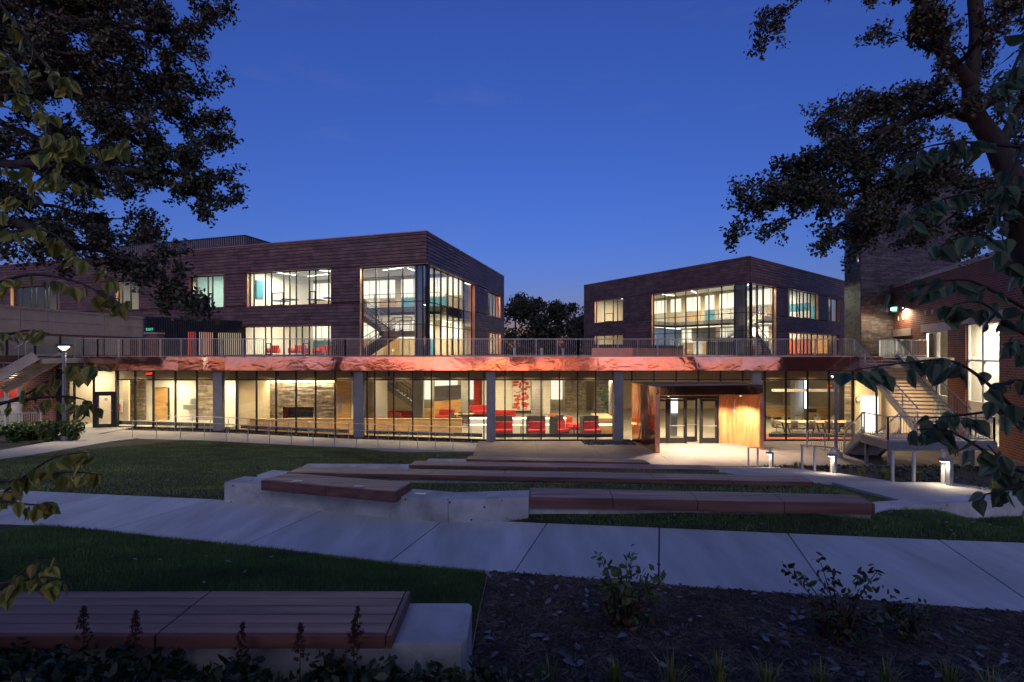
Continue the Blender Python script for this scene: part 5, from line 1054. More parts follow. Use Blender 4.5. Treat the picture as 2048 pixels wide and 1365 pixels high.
exit_sign('exit_sign', exs + Vector((0, .1, 0)), .50, .30, 'black', 'exitg', 'green lit exit sign on the brick pier at the left end of the terrace')
# lower left: brick wall, stair slab and white shopfront
BX0, BX1 = ax(42, 28), ax(106, 28); M['brickf'] = brickmat('brick_front_left', (1, 0), (.34, .10, .05), (.22, .06, .035), (.42, .33, .25), bw=.32, bh=.12, jt=.016)
lbk = thing('brick_annex', ((BX0 + BX1) / 2, 28, .8), 'orange-red brick wall piece left of the glass lobby', 'wall'); MB().box(BX0, BX1, 28, 28.4, .3, 4.74).build('brickwork', M['brickf'], lbk)
MB().box(BX1 + .003, ax(130, 28.2), 28.2, 28.5, .3, 4.4).build('dark_jamb', M['mull'], lbk)
lg = thing('lobby_end_glazing', (ax(165, 28.8), 28.8, .8), 'narrow glazed bays with glass door at the left end of the pavilion', 'glazing'); FE = Fac((ax(130, 28.8), 28.8), (ax(236, 29.3), 29.3), toward=(0, 0))
xs = [FE.s_at(p) for p in (131, 148, 187, 232)]
for a in xs: MB().box(a - .04, a + .04, -.1, .02, .8, 4.4, FE).build('mullion', M['mull'], lg)
for a, b_ in zip(xs[:-1], xs[1:]):
    MB().box(a + .05, b_ - .05, -.06, -.045, 3.05 if b_ == xs[-1] else .85, 4.35, FE).build('pane', M['glass'], lg)
MB().box(xs[0], xs[-1], -.1, .01, 4.38, 4.5, FE).build('head', M['mull'], lg); MB().box(xs[0], xs[-1], -.1, .015, .7, .84, FE).build('sill', M['mull'], lg)
dr = thing('lobby_door', FE((xs[2] + xs[3]) / 2, 0, .85), 'dark-framed glass door with a small white notice at the left end', 'door'); a, b_ = xs[2] + .05, xs[3] - .05
MB().box(a, a + .2, -.1, .03, .85, 3.0, FE).build('stile', M['mull'], dr); MB().box(b_ - .2, b_, -.1, .03, .85, 3.0, FE).build('stile', M['mull'], dr); MB().box(a + .2, b_ - .2, -.1, .03, 2.75, 3.0, FE).build('top_rail', M['mull'], dr); MB().box(a + .2, b_ - .2, -.1, .03, .85, 1.05, FE).build('bottom_rail', M['mull'], dr); MB().box(a + .2, b_ - .2, -.06, -.045, 1.05, 2.75, FE).build('pane', M['glassd'], dr); MB().bar(FE(a + .1, .06, 1.85), FE(b_ - .1, .06, 1.85), .03, .03).build('push_bar', M['steel'], dr)
MB().box((a + b_) / 2 - .05, (a + b_) / 2 + .12, -.04, -.03, 2.45, 2.6, FE).build('notice', M['white'], dr)
MB().box(ax(120, 31), XA, 31.2, 31.4, .5, 4.4).build('lobby_back_wall', M['cream'], lg); MB().box(XA, ax(250, 30.5), 30.8, 30.9, .8, 3.6).build('lobby_back_wall', M['cream'], lg); MB().box(ax(120, 30), XA, 29, 31.3, .5, .82).build('lobby_floor', M['floor'], lg)
el = thing('ceiling_lamp', (-26.6, 30, 4.3), 'ceiling lamp over the left end lobby behind the glass door', 'ceiling lamp'); MB().box(-27.2, -26, 29.8, 30.2, 4.3, 4.36).build('housing', M['white'], el); area('ceiling_lamp_light', (-26.6, 30, 4.28), 1.1, .36, 70, parent=el)
fe = thing('fire_extinguisher', at(241, 815, 30.7), 'red fire extinguisher in a white wall cabinet by the lobby door', 'fire extinguisher'); p = at(241, 815, 30.78); MB().box(p.x - .12, p.x + .14, 30.72, 30.79, p.z - .3, p.z + .42).build('cabinet', M['white'], fe); MB().cyl((p.x, 30.7), .055, p.z - .2, p.z + .2, 10).build('bottle', M['red'], fe)
sf = thing('white_shopfront', (ax(15, 26.5), 26.5, .8), 'white-framed glazed front with a red panel at the left edge', 'shopfront'); S0, S1 = -30.5, ax(40, 27.5)
MB().box(S0, S1, 28.6, 28.75, .4, 4.4).build('inner_wall', M['white'], sf); MB().box(S0, S1, 27.45, 28.6, 4.2, 4.3).build('ceiling', M['white'], sf); MB().box(S0, S1, 28.52, 28.59, 2.7, 3.7).build('red_panel', M['red'], sf)
for x in (S0, ax(-20, 27.5), ax(14, 27.5), S1): MB().box(x - .07, x + .07, 27.4, 27.55, .6, 4.4).build('mullion', M['white'], sf)
for z in (.7, 2.45, 4.3): MB().box(S0, S1, 27.42, 27.53, z - .06, z + .06).build('rail', M['white'], sf)
for a, b_ in ((S0, ax(-20, 27.5)), (ax(-20, 27.5), ax(14, 27.5)), (ax(14, 27.5), S1)):
    for z0, z1 in ((.76, 2.39), (2.51, 4.24)): MB().box(a + .08, b_ - .08, 27.47, 27.485, z0, z1).build('pane', M['glass'], sf)
area('shopfront_light', (-29, 28.1, 4.15), 1.5, .4, 22, (1, .86, .66), sf)
ls = thing('white_stairs', (-29, 26.5, .8), 'pale concrete stair stringer dropping out of frame at the far left', 'stairs')
u0, u1 = at(72, 712, 26.2), at(-60, 785, 24.8); MB().bar(u0, u1, .25, .5).build('stringer', M['beige2'], ls); MB().bar(u0 + Vector((0, 0, 1.05)), u1 + Vector((0, 0, 1.05)), .05, .05).build('handrail', M['steel'], ls); MB().bar(u0 + Vector((0, 1.6, 0)), u1 + Vector((0, 1.6, 0)), .25, .5).build('stringer', M['beige2'], ls)
for i in range(9): c = u0.lerp(u1, (i + .5) / 9); MB().bar(c, c + Vector((0, 0, 1.05)), .03, .03).build('post', M['steel'], ls)
for i in range(16): c = u0.lerp(u1, (i + .5) / 16); MB().box(c.x - .13, c.x + .13, c.y + .13, c.y + 1.48, c.z + .05, c.z + .12).build('tread', M['beige2'], ls)
lfn = thing('low_fence', (-27.5, 26.6, .9), 'low steel baluster fence in front of the white-framed front', 'fence'); p0, p1 = at(-10, 868, 24.5), at(81, 862, 24.8); rail_run([p0, p1], .95, lfn, post=1.2, balus=.1)

# ------------------------------------------------------------------ lamp posts, ramp handrails, stair bollards
def lamp_post(p, h, label, power):
    p = Vector(p); t = thing('lamp_post', p, label, 'lamp post', 'wedge-headed lamp posts'); q = p + Vector((0, 0, h))
    MB().cyl((p.x, p.y), .30, p.z - .3, p.z + .28, 16).build('footing', M['wallc'], t); MB().cyl((p.x, p.y), .19, p.z + .281, p.z + .36, 16, .12).build('base_cover', M['steelp'], t); MB().cyl((p.x, p.y), .075, p.z + .36, q.z - .26, 12).build('pole', M['steelp'], t)
    MB().tube([q + Vector((0, 0, -.26)), q + Vector((0, 0, -.20))], [.09, .09], 16).build('collar', M['steelp'], t); hd = MB().tube([q + Vector((0, 0, .0)), q + Vector((0, 0, .06)), q + Vector((0, 0, .10))], [.30, .32, .22], 24).build('hood', M['rib'], t)
    MB().tube([q + Vector((0, 0, -.195)), q + Vector((0, 0, -.005))], [.05, .22], 24).build('lens', M['lamp'], t)
    for i in range(4): a = math.pi / 2 * i + .4; MB().bar(q + Vector((.085 * math.cos(a), .085 * math.sin(a), -.2)), q + Vector((.25 * math.cos(a), .25 * math.sin(a), 0)), .015, .015).build('strut', M['steelp'], t)
    spot('lamp_post_light', q + Vector((0, 0, -.28)) + Vector((0, .42, .1)), power, 165, (1, .82, .58), t, blend=.8, rad=.12); return t
lz = ground(ax(128, 23.5), 23.5)
lamp_post((ax(128, 23.5), 23.5, lz), az(693, 23.5) - lz, 'lit grey lamp post at the left among leafy shrubs', 240)
lamp_post((ax(1672, 25), 25, 0), az(752, 25), 'lit grey lamp post in front of the conference bays by the stairs', 150)
def hand_rail(label, pts, hgt, spacing=1.22, name='ramp_handrail', r=.02):
    t = thing(name, pts[0], label, 'handrail', 'ramp handrails'); P_ = [Vector(p) for p in pts]; tp = [p + Vector((0, 0, hgt)) for p in P_]
    for a, b_ in zip(tp[:-1], tp[1:]): MB().tube([a, b_], r, 8).build('rail', M['steel'], t)
    for p, q in zip(P_[:-1], P_[1:]):
        L_ = (q - p).length; k = max(1, round(L_ / spacing))
        for i in range(k if q != P_[-1] else k + 1): c = p.lerp(q, i / k); MB().tube([c - Vector((0, 0, .06)), c + Vector((0, 0, hgt))], r * .9, 6).build('post', M['steel'], t)
    return t
hand_rail('thin steel handrail on the lawn side of the ramp', [(-20.6, 26.25, pz(-20.6)), (-16.7, 26.25, pz(-16.7)), (-10.8, 26.25, pz(-10.8)), (-6.1, 26.25, pz(-6.1)), (-3.2, 26.25, pz(-3.2))], .92, 1.15)
hand_rail('thin steel handrail on the glass side of the ramp', [(-20.9, 28.45, pz(-20.9)), (-16.7, 28.45, pz(-16.7)), (-10.8, 28.45, pz(-10.8)), (-6.1, 28.45, pz(-6.1)), (-2.4, 28.45, pz(-2.4))], .92, 1.15)
for i, (y0, y1, lb) in enumerate(((12.45, 14.1, 'nearest'), (16.8, 18.5, 'middle'), (20.8, 22.7, 'farthest'))):
    z0, z1 = pathz(y0), pathz(y1); t = thing('step_handrail', (11.1, y1, z1), '%s square steel handrail beside the stepped path' % lb, 'handrail', 'stepped path handrails'); X = 11.1
    ys = [y0, (y0 * .45 + y1 * .55), y1]
    for y in ys: z = pathz(y); MB().box(X - .03, X + .03, y - .03, y + .03, z - .2, z + .88).build('post', M['postp'], t)
    MB().bar((X, y0 - .25, z0 + .9), (X, y1 + .1, z1 + .9), .05, .045).build('rail', M['steel'], t)
    xb, yb, zb = X - .12, y0 - .12, pathz(y0); b_ = thing('bollard_light', (xb, yb, zb), '%s box bollard lighting the stepped path' % lb, 'bollard', 'path bollards')
    MB().box(xb + .03, xb + .12, yb - .17, yb - .06, zb - .2, zb + .62).build('body', M['steelp'], b_); MB().box(xb - .14, xb + .13, yb - .18, yb - .05, zb + .622, zb + .70).build('head', M['steelp'], b_); MB().box(xb - .12, xb + .02, yb - .18, yb - .06, zb + .605, zb + .620).build('lens', M['lamp'], b_)
    spot('bollard_glow', (xb - .06, yb - .12, zb + .59), 13, 165, (1, .84, .6), b_, blend=.6, rad=.05)
# copper skylight box on the terrace and small vents
sk = thing('copper_planter', (ax(1224, 36), 36, ZT), 'copper-clad box with dark lid on the terrace between the blocks', 'skylight')
K = [Vector((ax(1184, 34), 34)), Vector((ax(1265, 34), 34)), Vector((ax(1366, 41), 41)), Vector((ax(1290, 44), 44))]; MB().prism(K, ZT, ZT + .62).build('body', M['copper_trim'], sk); MB().prism([k + (k - sum(K, Vector((0, 0))) / 4).normalized() * .06 for k in K], ZT + .622, ZT + .86).build('lid', M['rib'], sk)
for px, lb in ((1029, 'first'), (1083.5, 'second'), (1126, 'third')):
    x = ax(px, 36); v = thing('roof_vent', (x, 36, ZT), '%s small pale vent post on the terrace from the larger block' % lb, 'vent', 'terrace vents'); MB().cyl((x, 36), .09, ZT, ZT + .5, 10).build('pipe', M['beige2'], v); MB().cyl((x, 36), .14, ZT + .5, ZT + .62, 10, .08).build('cap', M['beige2'], v)

# ------------------------------------------------------------------ turf, mulch, litter
def vground(X, Y): return np.array([ground(x, y) for x, y in zip(X, Y)])
def blades(name, X, Y, hmin, hmax, wd, mat, label, lean=.5):
    n = len(X); Z = vground(X, Y) - .005; a = RNG.random(n) * 6.283; h = hmin + (hmax - hmin) * RNG.random(n); l = lean * h * RNG.random(n); b = RNG.random(n) * 6.283
    ux, uy = np.cos(a) * wd / 2, np.sin(a) * wd / 2
    V = np.stack([np.stack([X - ux, Y - uy, Z], 1), np.stack([X + ux, Y + uy, Z], 1), np.stack([X + np.cos(b) * l, Y + np.sin(b) * l, Z + h], 1)], 1).reshape(-1, 3)
    F = np.arange(3 * n).reshape(n, 3); o = arrmesh(name, V, F, mat); return tag(o, label, 'grass', kind='stuff')
def yn(x, pts): return np.interp(x, [p[0] for p in pts], [p[1] for p in pts])
def hard(X, Y):
    nr = np.interp(X, NEARX, NEARY); fr_ = np.interp(X, FARX, FARY); k = (Y > nr + .025 * np.sin(X * 9.1) * np.sin(X * 3.3) + .01) & (Y < fr_ - .02 * np.sin(X * 7.7) * np.sin(X * 2.9))
    k |= (Y > 26.1) | ((Y > 22.35) & (X > -2.1)); k |= (X > np.interp(Y, [9.5, 11, 13, 16.5, 20.5, 22.8], [8.9, 8.5, 8.3, 7.3, 6.2, 5.9]) - .03) & (Y > 10.1)
    k |= (X < np.interp(Y, [12, 15, 17.8, 20.6, 23.4, 26.1], [-16.3, -16.5, -17.3, -18.4, -19.5, -20.2])) & (Y > 11.9)
    k |= (X > -5.76) & (X < .33) & (Y > np.interp(X, [p[0] for p in NT], [p[1] for p in NT]) - .01) & (Y < np.interp(X, [p[0] for p in BT], [p[1] for p in BT]) + .01)
    k |= (X >= .30) & (X < 6.3) & (Y > 8.70 - .058 * X) & (Y < 9.13 - .058 * X); k |= (X >= 6.2) & (Y > np.interp(X, [6.21, 7, 9.5, 13], [8.5, 9, 9.5, 10.1]) - .02) & (Y < np.interp(X, [6.26, 6.9, 9.4, 13], [8.85, 9.35, 9.85, 10.45]))
    k |= (X > -6.95) & (X < 7.5) & (Y > 13.2 - .07 * (X + 6.9) - .05) & (Y < 13.75 - .075 * (X + 6.8)); k |= (X > -7.3) & (X < 6.8) & (Y > np.interp(X, [-7.3, -3.5, 6.8], [16.5, 16.7, 16.0])) & (Y < np.interp(X, [-7.3, -3.4, 6.7], [17.3, 17.3, 16.6]))
    k |= (X > -3.6) & (X < 5.6) & (Y > 20.3 - .09 * (X + 1.9)) & (Y < 20.95 - .08 * (X + 1.9))
    k |= (X > -5.4) & (X < -.3) & (Y > 3.1) & (Y < 3.67)
    return k
def scatter(n, x0, x1, y0, y1, extra=None):
    X = RNG.uniform(x0, x1, n); Y = RNG.uniform(y0, y1, n); k = ~hard(X, Y)
    if extra is not None: k &= extra(X, Y)
    return X[k], Y[k]
X, Y = scatter(150000, -8.2, -.36, 3.3, 8.6, lambda X, Y: (Y < np.interp(X, NEARX, NEARY) + .04) & (np.abs(X) < 1.12 * Y + .3))
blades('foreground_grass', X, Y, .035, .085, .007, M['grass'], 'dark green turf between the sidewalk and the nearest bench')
X, Y = scatter(150000, -1.1, 12.5, 7.0, 10.2, lambda X, Y: (Y > np.interp(X, FARX, FARY)) & (Y < 9.9)); 
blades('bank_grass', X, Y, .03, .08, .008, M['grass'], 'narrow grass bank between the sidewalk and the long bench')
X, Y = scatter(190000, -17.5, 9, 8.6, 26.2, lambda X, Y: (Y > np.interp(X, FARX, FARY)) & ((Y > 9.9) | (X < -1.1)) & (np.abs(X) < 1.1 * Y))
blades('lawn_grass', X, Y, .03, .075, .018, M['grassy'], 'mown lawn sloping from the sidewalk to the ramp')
# mulch bed, bottom right
def slivers(name, X, Y, ln, wd, ht, mat, parent=None, zoff=0.):
    n = len(X); Z = vground(X, Y) + zoff; a = RNG.random(n) * 6.283; L_ = ln * (.4 + RNG.random(n)); W_ = wd * (.5 + RNG.random(n)); H = ht * (.5 + RNG.random(n)); t = (RNG.random(n) - .5) * .5
    c, s = np.cos(a), np.sin(a); up = RNG.random(n) * ht
    def pt(u, v, w): return np.stack([X + c * u * L_ - s * v * W_, Y + s * u * L_ + c * v * W_, Z + up + w * H + u * t * L_], 1)
    V = np.stack([pt(-.5, -.5, 0), pt(.5, -.3, 0), pt(.5, .4, 0), pt(-.5, .5, 0), pt(-.4, 0, 1), pt(.4, .1, 1)], 1).reshape(-1, 3); i = np.arange(n)[:, None] * 6
    F = np.concatenate([i + np.array([[0, 1, 4]]), i + np.array([[1, 5, 4]]), i + np.array([[1, 2, 5]]), i + np.array([[2, 3, 5]]), i + np.array([[3, 4, 5]]), i + np.array([[3, 0, 4]])], 0); return arrmesh(name, V, F, mat, parent)
bedx = lambda X, Y: (Y < np.interp(X, NEARX, NEARY) - .03) & (X > -.31)
X, Y = scatter(34000, -.31, 7.2, 2.2, 6.7, bedx); tag(slivers('mulch', X, Y, .10, .014, .014, M['mulch']), 'shredded dark wood mulch covering the bottom right bed', 'mulch', kind='stuff')
GB = [(x, y) for y in np.arange(1.8, 6.9, .22) for x in np.arange(-.31, 9.6, .24)]
X = np.array([p[0] for p in GB]); 
nbx, nby = len(np.arange(-.31, 9.6, .24)), len(np.arange(1.8, 6.9, .22)); V = np.array([(x, min(y, near(x) - .03), ground(x, min(y, near(x) - .05)) + .012) for x, y in GB])
F = np.array([(j * nbx + i, j * nbx + i + 1, (j + 1) * nbx + i + 1, (j + 1) * nbx + i) for j in range(nby - 1) for i in range(nbx - 1)]); o = arrmesh('mulch_bed', V, F, M['bed'], smooth=True); tag(o, 'dark soil of the mulched planting bed', 'bed', kind='structure')
V2 = [(x, y, ground(x, y) + .03) for y in np.arange(10.6, 23.1, .5) for x in np.arange(11.27, 22, .5)]; n2 = len(np.arange(11.27, 22, .5)); m2_ = len(np.arange(10.6, 23.1, .5))
o = arrmesh('planting_bed', np.array(V2), np.array([(j * n2 + i, j * n2 + i + 1, (j + 1) * n2 + i + 1, (j + 1) * n2 + i) for j in range(m2_ - 1) for i in range(n2 - 1)]), M['bed'], smooth=True); tag(o, 'dark planting bed sloping beside the stepped path', 'bed', kind='structure')
eg = MB(); pts = [(-.33, y, ground(-.34, y) + .03) for y in np.arange(2.4, 6.6, .3)]; eg.tube(pts, .005, 5); tag(eg.build('edging_strip', M['rib']), 'thin metal edging between the turf and the mulch bed', 'edging')
LEAF = [(0, 0), (.10, .10), (.06, .20), (.24, .30), (.16, .42), (.34, .56), (.20, .66), (.24, .82), (.08, .86), (0, 1.0), (-.08, .86), (-.24, .82), (-.20, .66), (-.34, .56), (-.16, .42), (-.24, .30), (-.06, .20), (-.10, .10)]
def lobed(name, X, Y, size, mat, label, cat='leaves', zoff=.03):
    n = len(X); Z = vground(X, Y) + zoff; k = len(LEAF); L2 = np.array(LEAF); a = RNG.random(n) * 6.283; s = size * (.5 + .8 * RNG.random(n)); cu = (RNG.random(n) - .3) * .9; tl = (RNG.random(n) - .5) * .8
    lx = L2[None, :, 0] * s[:, None]; ly = (L2[None, :, 1] - .5) * s[:, None]; zz = np.abs(L2[None, :, 0]) * cu[:, None] * s[:, None] + ly * tl[:, None] + .02
    V = np.stack([X[:, None] + np.cos(a)[:, None] * lx - np.sin(a)[:, None] * ly, Y[:, None] + np.sin(a)[:, None] * lx + np.cos(a)[:, None] * ly, Z[:, None] + np.abs(zz)], 2).reshape(-1, 3)
    o = arrmesh(name, V, np.arange(n * k).reshape(n, k), mat); return tag(o, label, cat, kind='stuff')
X, Y = scatter(330, -.3, 6.8, 2.6, 6.5, bedx); lobed('leaf_litter', X, Y, .09, M['litter'], 'pale fallen oak leaves scattered over the mulch bed')
X, Y = scatter(260, -.6, 9, 7.3, 10, lambda X, Y: (Y > np.interp(X, FARX, FARY))); lobed('leaf_litter', X, Y, .075, M['litter'], 'pale fallen leaves on the grass bank under the long bench', zoff=.05)
X, Y = scatter(500, -16, 8, 9.5, 25, lambda X, Y: (Y > np.interp(X, FARX, FARY))); lobed('leaf_litter', X, Y, .085, M['litter'], 'sparse fallen leaves on the mown lawn and tier turf', zoff=.05)
X, Y = scatter(40, -7, -.5, 3.9, 7.4, lambda X, Y: (Y < np.interp(X, NEARX, NEARY))); lobed('leaf_litter', X, Y, .06, M['litter'], 'few fallen leaves on the foreground turf', zoff=.06)
Xp = RNG.uniform(-21, 20, 130); Yp = RNG.uniform(23.5, 28, 130); Zp = np.array([pz(x) if x < -2 else 0 for x in Xp])
# ornamental grass tufts
def tuft(p, h, n, label, group, mat='tuft', spread=.6):
    p = Vector(p); t = thing('grass_tuft', p, label, 'grass tuft', group); V = []; F = []
    for i in range(n):
        a = random.uniform(0, 6.283); l = h * random.uniform(.6, 1.1); o = random.uniform(0, .05); s = spread * random.uniform(.15, 1); c, sn = math.cos(a), math.sin(a); w_ = .004 + .003 * random.random()
        b = len(V)
        for k, (r_, z) in enumerate(((o, 0), (o + s * l * .35, l * .6), (o + s * l * .9, l * (.92 - .3 * s)))):
            ww = w_ * (1, .8, .1)[k]; V += [(p.x + c * r_ - sn * ww, p.y + sn * r_ + c * ww, p.z + z), (p.x + c * r_ + sn * ww, p.y + sn * r_ - c * ww, p.z + z)]
        F += [(b, b + 1, b + 3, b + 2), (b + 2, b + 3, b + 5, b + 4)]
    m = MB(); m.v = V; m.f = F; o = m.build('blades', M[mat], t); return t
tp = [(1230, 1340, .26), (1345, 1345, .36), (1440, 1330, .28), (1535, 1350, .30), (1645, 1345, .26), (1775, 1350, .34), (1900, 1350, .30), (1985, 1345, .36), (1100, 1330, .26)]
od = ['leftmost', 'second', 'third', 'fourth', 'fifth', 'sixth', 'seventh', 'eighth', 'ninth']
for i, (px, py, h) in enumerate(sorted(tp)):
    Yv = 3.3 + random.uniform(-.05, .2); x = ax(px, Yv); tuft((x, Yv, ground(x, Yv)), h, 42, '%s wiry grass tuft along the bottom edge of the mulch bed' % od[i], 'tufts in the mulch bed', spread=.5)
for i, (x, y, h) in enumerate(((11.6, 11.6, .4), (12.0, 11.9, .35), (12.5, 11.8, .4), (11.5, 15.9, .42), (11.7, 15.2, .4), (12.1, 15.6, .35), (11.5, 19.6, .4), (12.6, 15.0, .35), (12.9, 12.2, .35), (11.9, 19.9, .35))):
    tuft((x, y, ground(x, y) + .03), h, 90, ('lit grass tuft by the nearest bollard, number %s from it' % od[i] if i < 0 else ['bright grass tuft next to the nearest bollard', 'bright grass tuft just right of the nearest bollard', 'grass tuft two steps right of the nearest bollard', 'bright grass tuft next to the middle bollard', 'bright grass tuft in front of the middle bollard', 'grass tuft right of the middle bollard', 'grass tuft next to the farthest bollard', 'grass tuft in the bed between the two near bollards', 'grass tuft farthest right in the lit bed', 'grass tuft right of the farthest bollard'][i]), 'tufts beside the stepped path', spread=.7)
cen = [(RNG.uniform(11.5, 20), RNG.uniform(11.5, 22)) for _ in range(150)]
o = leafcloud('bed_plants', [(x, y, ground(x, y) + .10) for x, y in cen], .24, 22, .09, M['coverleaf'], squash=.35); tag(o, 'low mixed leafy planting in the bed right of the stepped path', 'plants', kind='stuff')
# river stones beside the porch
X = RNG.uniform(4.2, 7.2, 700); Y = RNG.uniform(28.0, 29.3, 700); 
o = leafcloud('gravel', np.stack([X, Y, np.full(700, .03)], 1), .03, 3, .11, M['gravel'], squash=.4); tag(o, 'dark river stones strip beside the copper porch', 'gravel', kind='stuff')
X = RNG.uniform(-24, -2.2, 1500); Y = RNG.uniform(28.6, 29.3, 1500); o = leafcloud('strip_mulch', np.stack([X, Y, np.array([pz(x) for x in X]) + .0], 1), .04, 3, .10, M['mulch'], squash=.3); tag(o, 'mulch strip between the ramp and the glass', 'mulch', kind='stuff')

# ------------------------------------------------------------------ shrubs and groundcover
def shrub(p, h, wd, stems, nleaf, size, label, mat='shrubleaf', mat2=None, group=None, name='shrub'):
    p = Vector(p); t = thing(name, p, label, 'shrub', group); mb = MB(); cl_ = []
    for i in range(stems):
        a = random.uniform(0, 6.283); r_ = wd * random.uniform(.2, 1); l = h * random.uniform(.65, 1.0); q = p + Vector((math.cos(a) * r_, math.sin(a) * r_, l)); m_ = p.lerp(q, .5) + Vector((0, 0, l * .12))
        mb.tube([p, m_, q], [.009, .006, .003], 5)
        for k in range(5): cl_.append(tuple(p.lerp(m_, .5 + k * .12) if k < 2 else m_.lerp(q, (k - 1) / 3.)))
    mb.build('stems', M['twig'], t); leafcloud('foliage', cl_, size * 1.5, nleaf, size, M[mat], t, fine=True)
    if mat2: leafcloud('autumn_foliage', [c for c in cl_ if c[2] < p.z + h * .55], size * 2.2, nleaf, size, M[mat2], t, fine=True)
    return t
for px, Y, h, wd, lb in ((28, 22.4, .8, .8, 'rounded green shrub at the left edge below the white-framed front'), (98, 22.9, .95, .75, 'leafy green shrub just left of the lamp post'), (143, 23.6, .9, .5, 'leafy green shrub just right of the lamp post'), (62, 23.6, .7, .6, 'small green shrub between the two larger ones at the left')):
    x = ax(px, Y); shrub((x, Y, ground(x, Y)), h, wd, 26, 16, .13, lb, group='shrubs by the left lamp')
shrub((1.05, 4.75, ground(1.05, 4.75)), .62, .50, 13, 6, .07, 'young shrub with yellow and reddening leaves in the mulch bed', 'shrubleaf', 'redleaf')
shrub((3.05, 4.5, ground(3.05, 4.5)), .66, .55, 9, 6, .07, 'sparse young shrub with dark round leaves, right side of the mulch bed', 'coverleaf', 'redleaf')
shrub((3.75, 4.6, ground(3.75, 4.6)), .36, .3, 6, 6, .065, 'small low shrub at the right of the sparse one', 'coverleaf')
cl_ = []
for i in range(520):
    x = RNG.uniform(-3.9, .95); y = RNG.uniform(2.25, 3.08)
    if x > -.2 and y > 3.0 - .12 * x: continue
    cl_.append((x, y, ground(x, y) + RNG.uniform(.06, .27) * (1 if y > 2.6 else 1.1)))
o = leafcloud('groundcover', cl_, .11, 34, .062, M['coverleaf'], fine=True); tag(o, 'dense dark leafy groundcover along the bottom edge', 'groundcover', kind='stuff')
for i, (px, ptop) in enumerate(((165, 1215), (268, 1225), (480, 1250), (598, 1250), (712, 1215), (705, 1250))):
    Yv = 2.95 - .07 * (i % 2); x = ax(px, Yv); zt_ = az(ptop, Yv); z0 = ground(x, Yv); t = thing('flower_plume', (x, Yv, z0), '%s dried red-brown flower plume from the left in front of the nearest bench' % od[i].replace('leftmost', 'first'), 'flower', 'dried plumes')
    mb = MB().tube([(x, Yv, z0), (x + .01, Yv, zt_)], [.004, .002], 5); mb.build('stem', M['twig'], t); c = [(x + .01 * k / 9 + random.uniform(-.5, .5) * .11 * (1 - k / 10.5), Yv + random.uniform(-.01, .01), zt_ - .20 + .20 * k / 10) for k in range(11) for _ in range(3)]
    leafcloud('florets', c, .013, 20, .012, M['plume'], t)

# ------------------------------------------------------------------ oaks
def smooth_path(pts, k=5):
    P_ = [Vector(p) for p in pts]; out = []
    for i in range(len(P_) - 1):
        p0, p1, p2, p3 = P_[max(i - 1, 0)], P_[i], P_[i + 1], P_[min(i + 2, len(P_) - 1)]
        for j in range(k):
            t = j / k; out.append(.5 * ((2 * p1) + (p2 - p0) * t + (2 * p0 - 5 * p1 + 4 * p2 - p3) * t * t + (3 * p1 - p0 - 3 * p2 + p3) * t ** 3))
    return out + [P_[-1]]
def oak(name, label, trunk, limbs, seed, leaf, nleaf, lsize, leaf2=None, keep=lambda p: True, sec=.42, slen=1.35):
    rng = random.Random(seed); root = Vector(trunk[0][0]); t = thing(name, root, label, 'tree'); wood = MB(); mb = MB(); clus = []
    TP = smooth_path([p for p, _ in trunk]); rr = np.interp(np.linspace(0, 1, len(TP)), np.linspace(0, 1, len(trunk)), [r for _, r in trunk]); wood.tube(TP, list(rr), 12); wood.build('trunk', M['bark'], t, smooth=True)
    def rv(): return Vector((rng.gauss(0, 1), rng.gauss(0, 1), rng.gauss(0, 1))).normalized()
    def twig(p, d, L_, r, lev):
        n = 4; pts = [p]; 
        for i in range(n): d = (d + rv() * .28 + Vector((0, 0, .05 if lev < 2 else -.02))).normalized(); pts.append(pts[-1] + d * L_ / n)
        mb.tube(pts, [r * (1 - .8 * i / n) + .002 for i in range(n + 1)], 5 if lev < 2 else 4, cap=False)
        if lev == 1:
            for i in range(1, n + 1):
                for _ in range(2):
                    if rng.random() < .95: dd = ((pts[i] - pts[i - 1]).normalized() * .7 + rv() * .8).normalized(); twig(pts[i], dd, L_ * rng.uniform(.3, .55), r * .4, 2)
        if lev == 2:
            for i in range(1, n + 1):
                if keep(pts[i]): clus.append(tuple(pts[i] + rv() * .05))
    for (pts, r0, r1, dens) in limbs:
        S = smooth_path(pts, 6); S = [s + rv() * .04 for s in S]; mb.tube(S, list(np.linspace(r0, r1, len(S))), 9, cap=False); acc = 0; tot = sum((b - a).length for a, b in zip(S[:-1], S[1:])); run = 0
        for a, b in zip(S[:-1], S[1:]):
            acc += (b - a).length; run += (b - a).length
            while acc > sec / dens:
                acc -= sec / dens
                if run < .12 * tot: continue
                tg = (b - a).normalized(); side = rv(); side = (side - tg * side.dot(tg)).normalized(); d = (tg * .55 + side * .85).normalized(); twig(a.lerp(b, rng.random()), d, slen * rng.uniform(.55, 1.15) * (1 - .35 * run / tot), max(.012, r1 * .9), 1)
        twig(S[-1], (S[-1] - S[-3]).normalized(), slen * .7, r1 * .8, 1)
    mb.build('branches', M['bark'], t, smooth=True); C_ = np.array(clus); k = len(C_) * 3 // 4
    idx = np.random.default_rng(seed).permutation(len(C_)); leafcloud('crown', C_[idx[:k]] if leaf2 else C_, .20, nleaf, lsize, M[leaf], t)
    if leaf2: leafcloud('crown', C_[idx[k:]], .20, nleaf, lsize, M[leaf2], t)
    return t
def L(*pts): return [at(px, py, Y) for px, py, Y in pts]
tl0 = [(Vector((-16.5, 12.8, 1.6)), .62), (Vector((-16.3, 12.8, 5)), .5), (Vector((-16.0, 12.8, 8.5)), .42), (Vector((-15.7, 13, 12)), .3), (Vector((-15.4, 13, 15.5)), .14)]
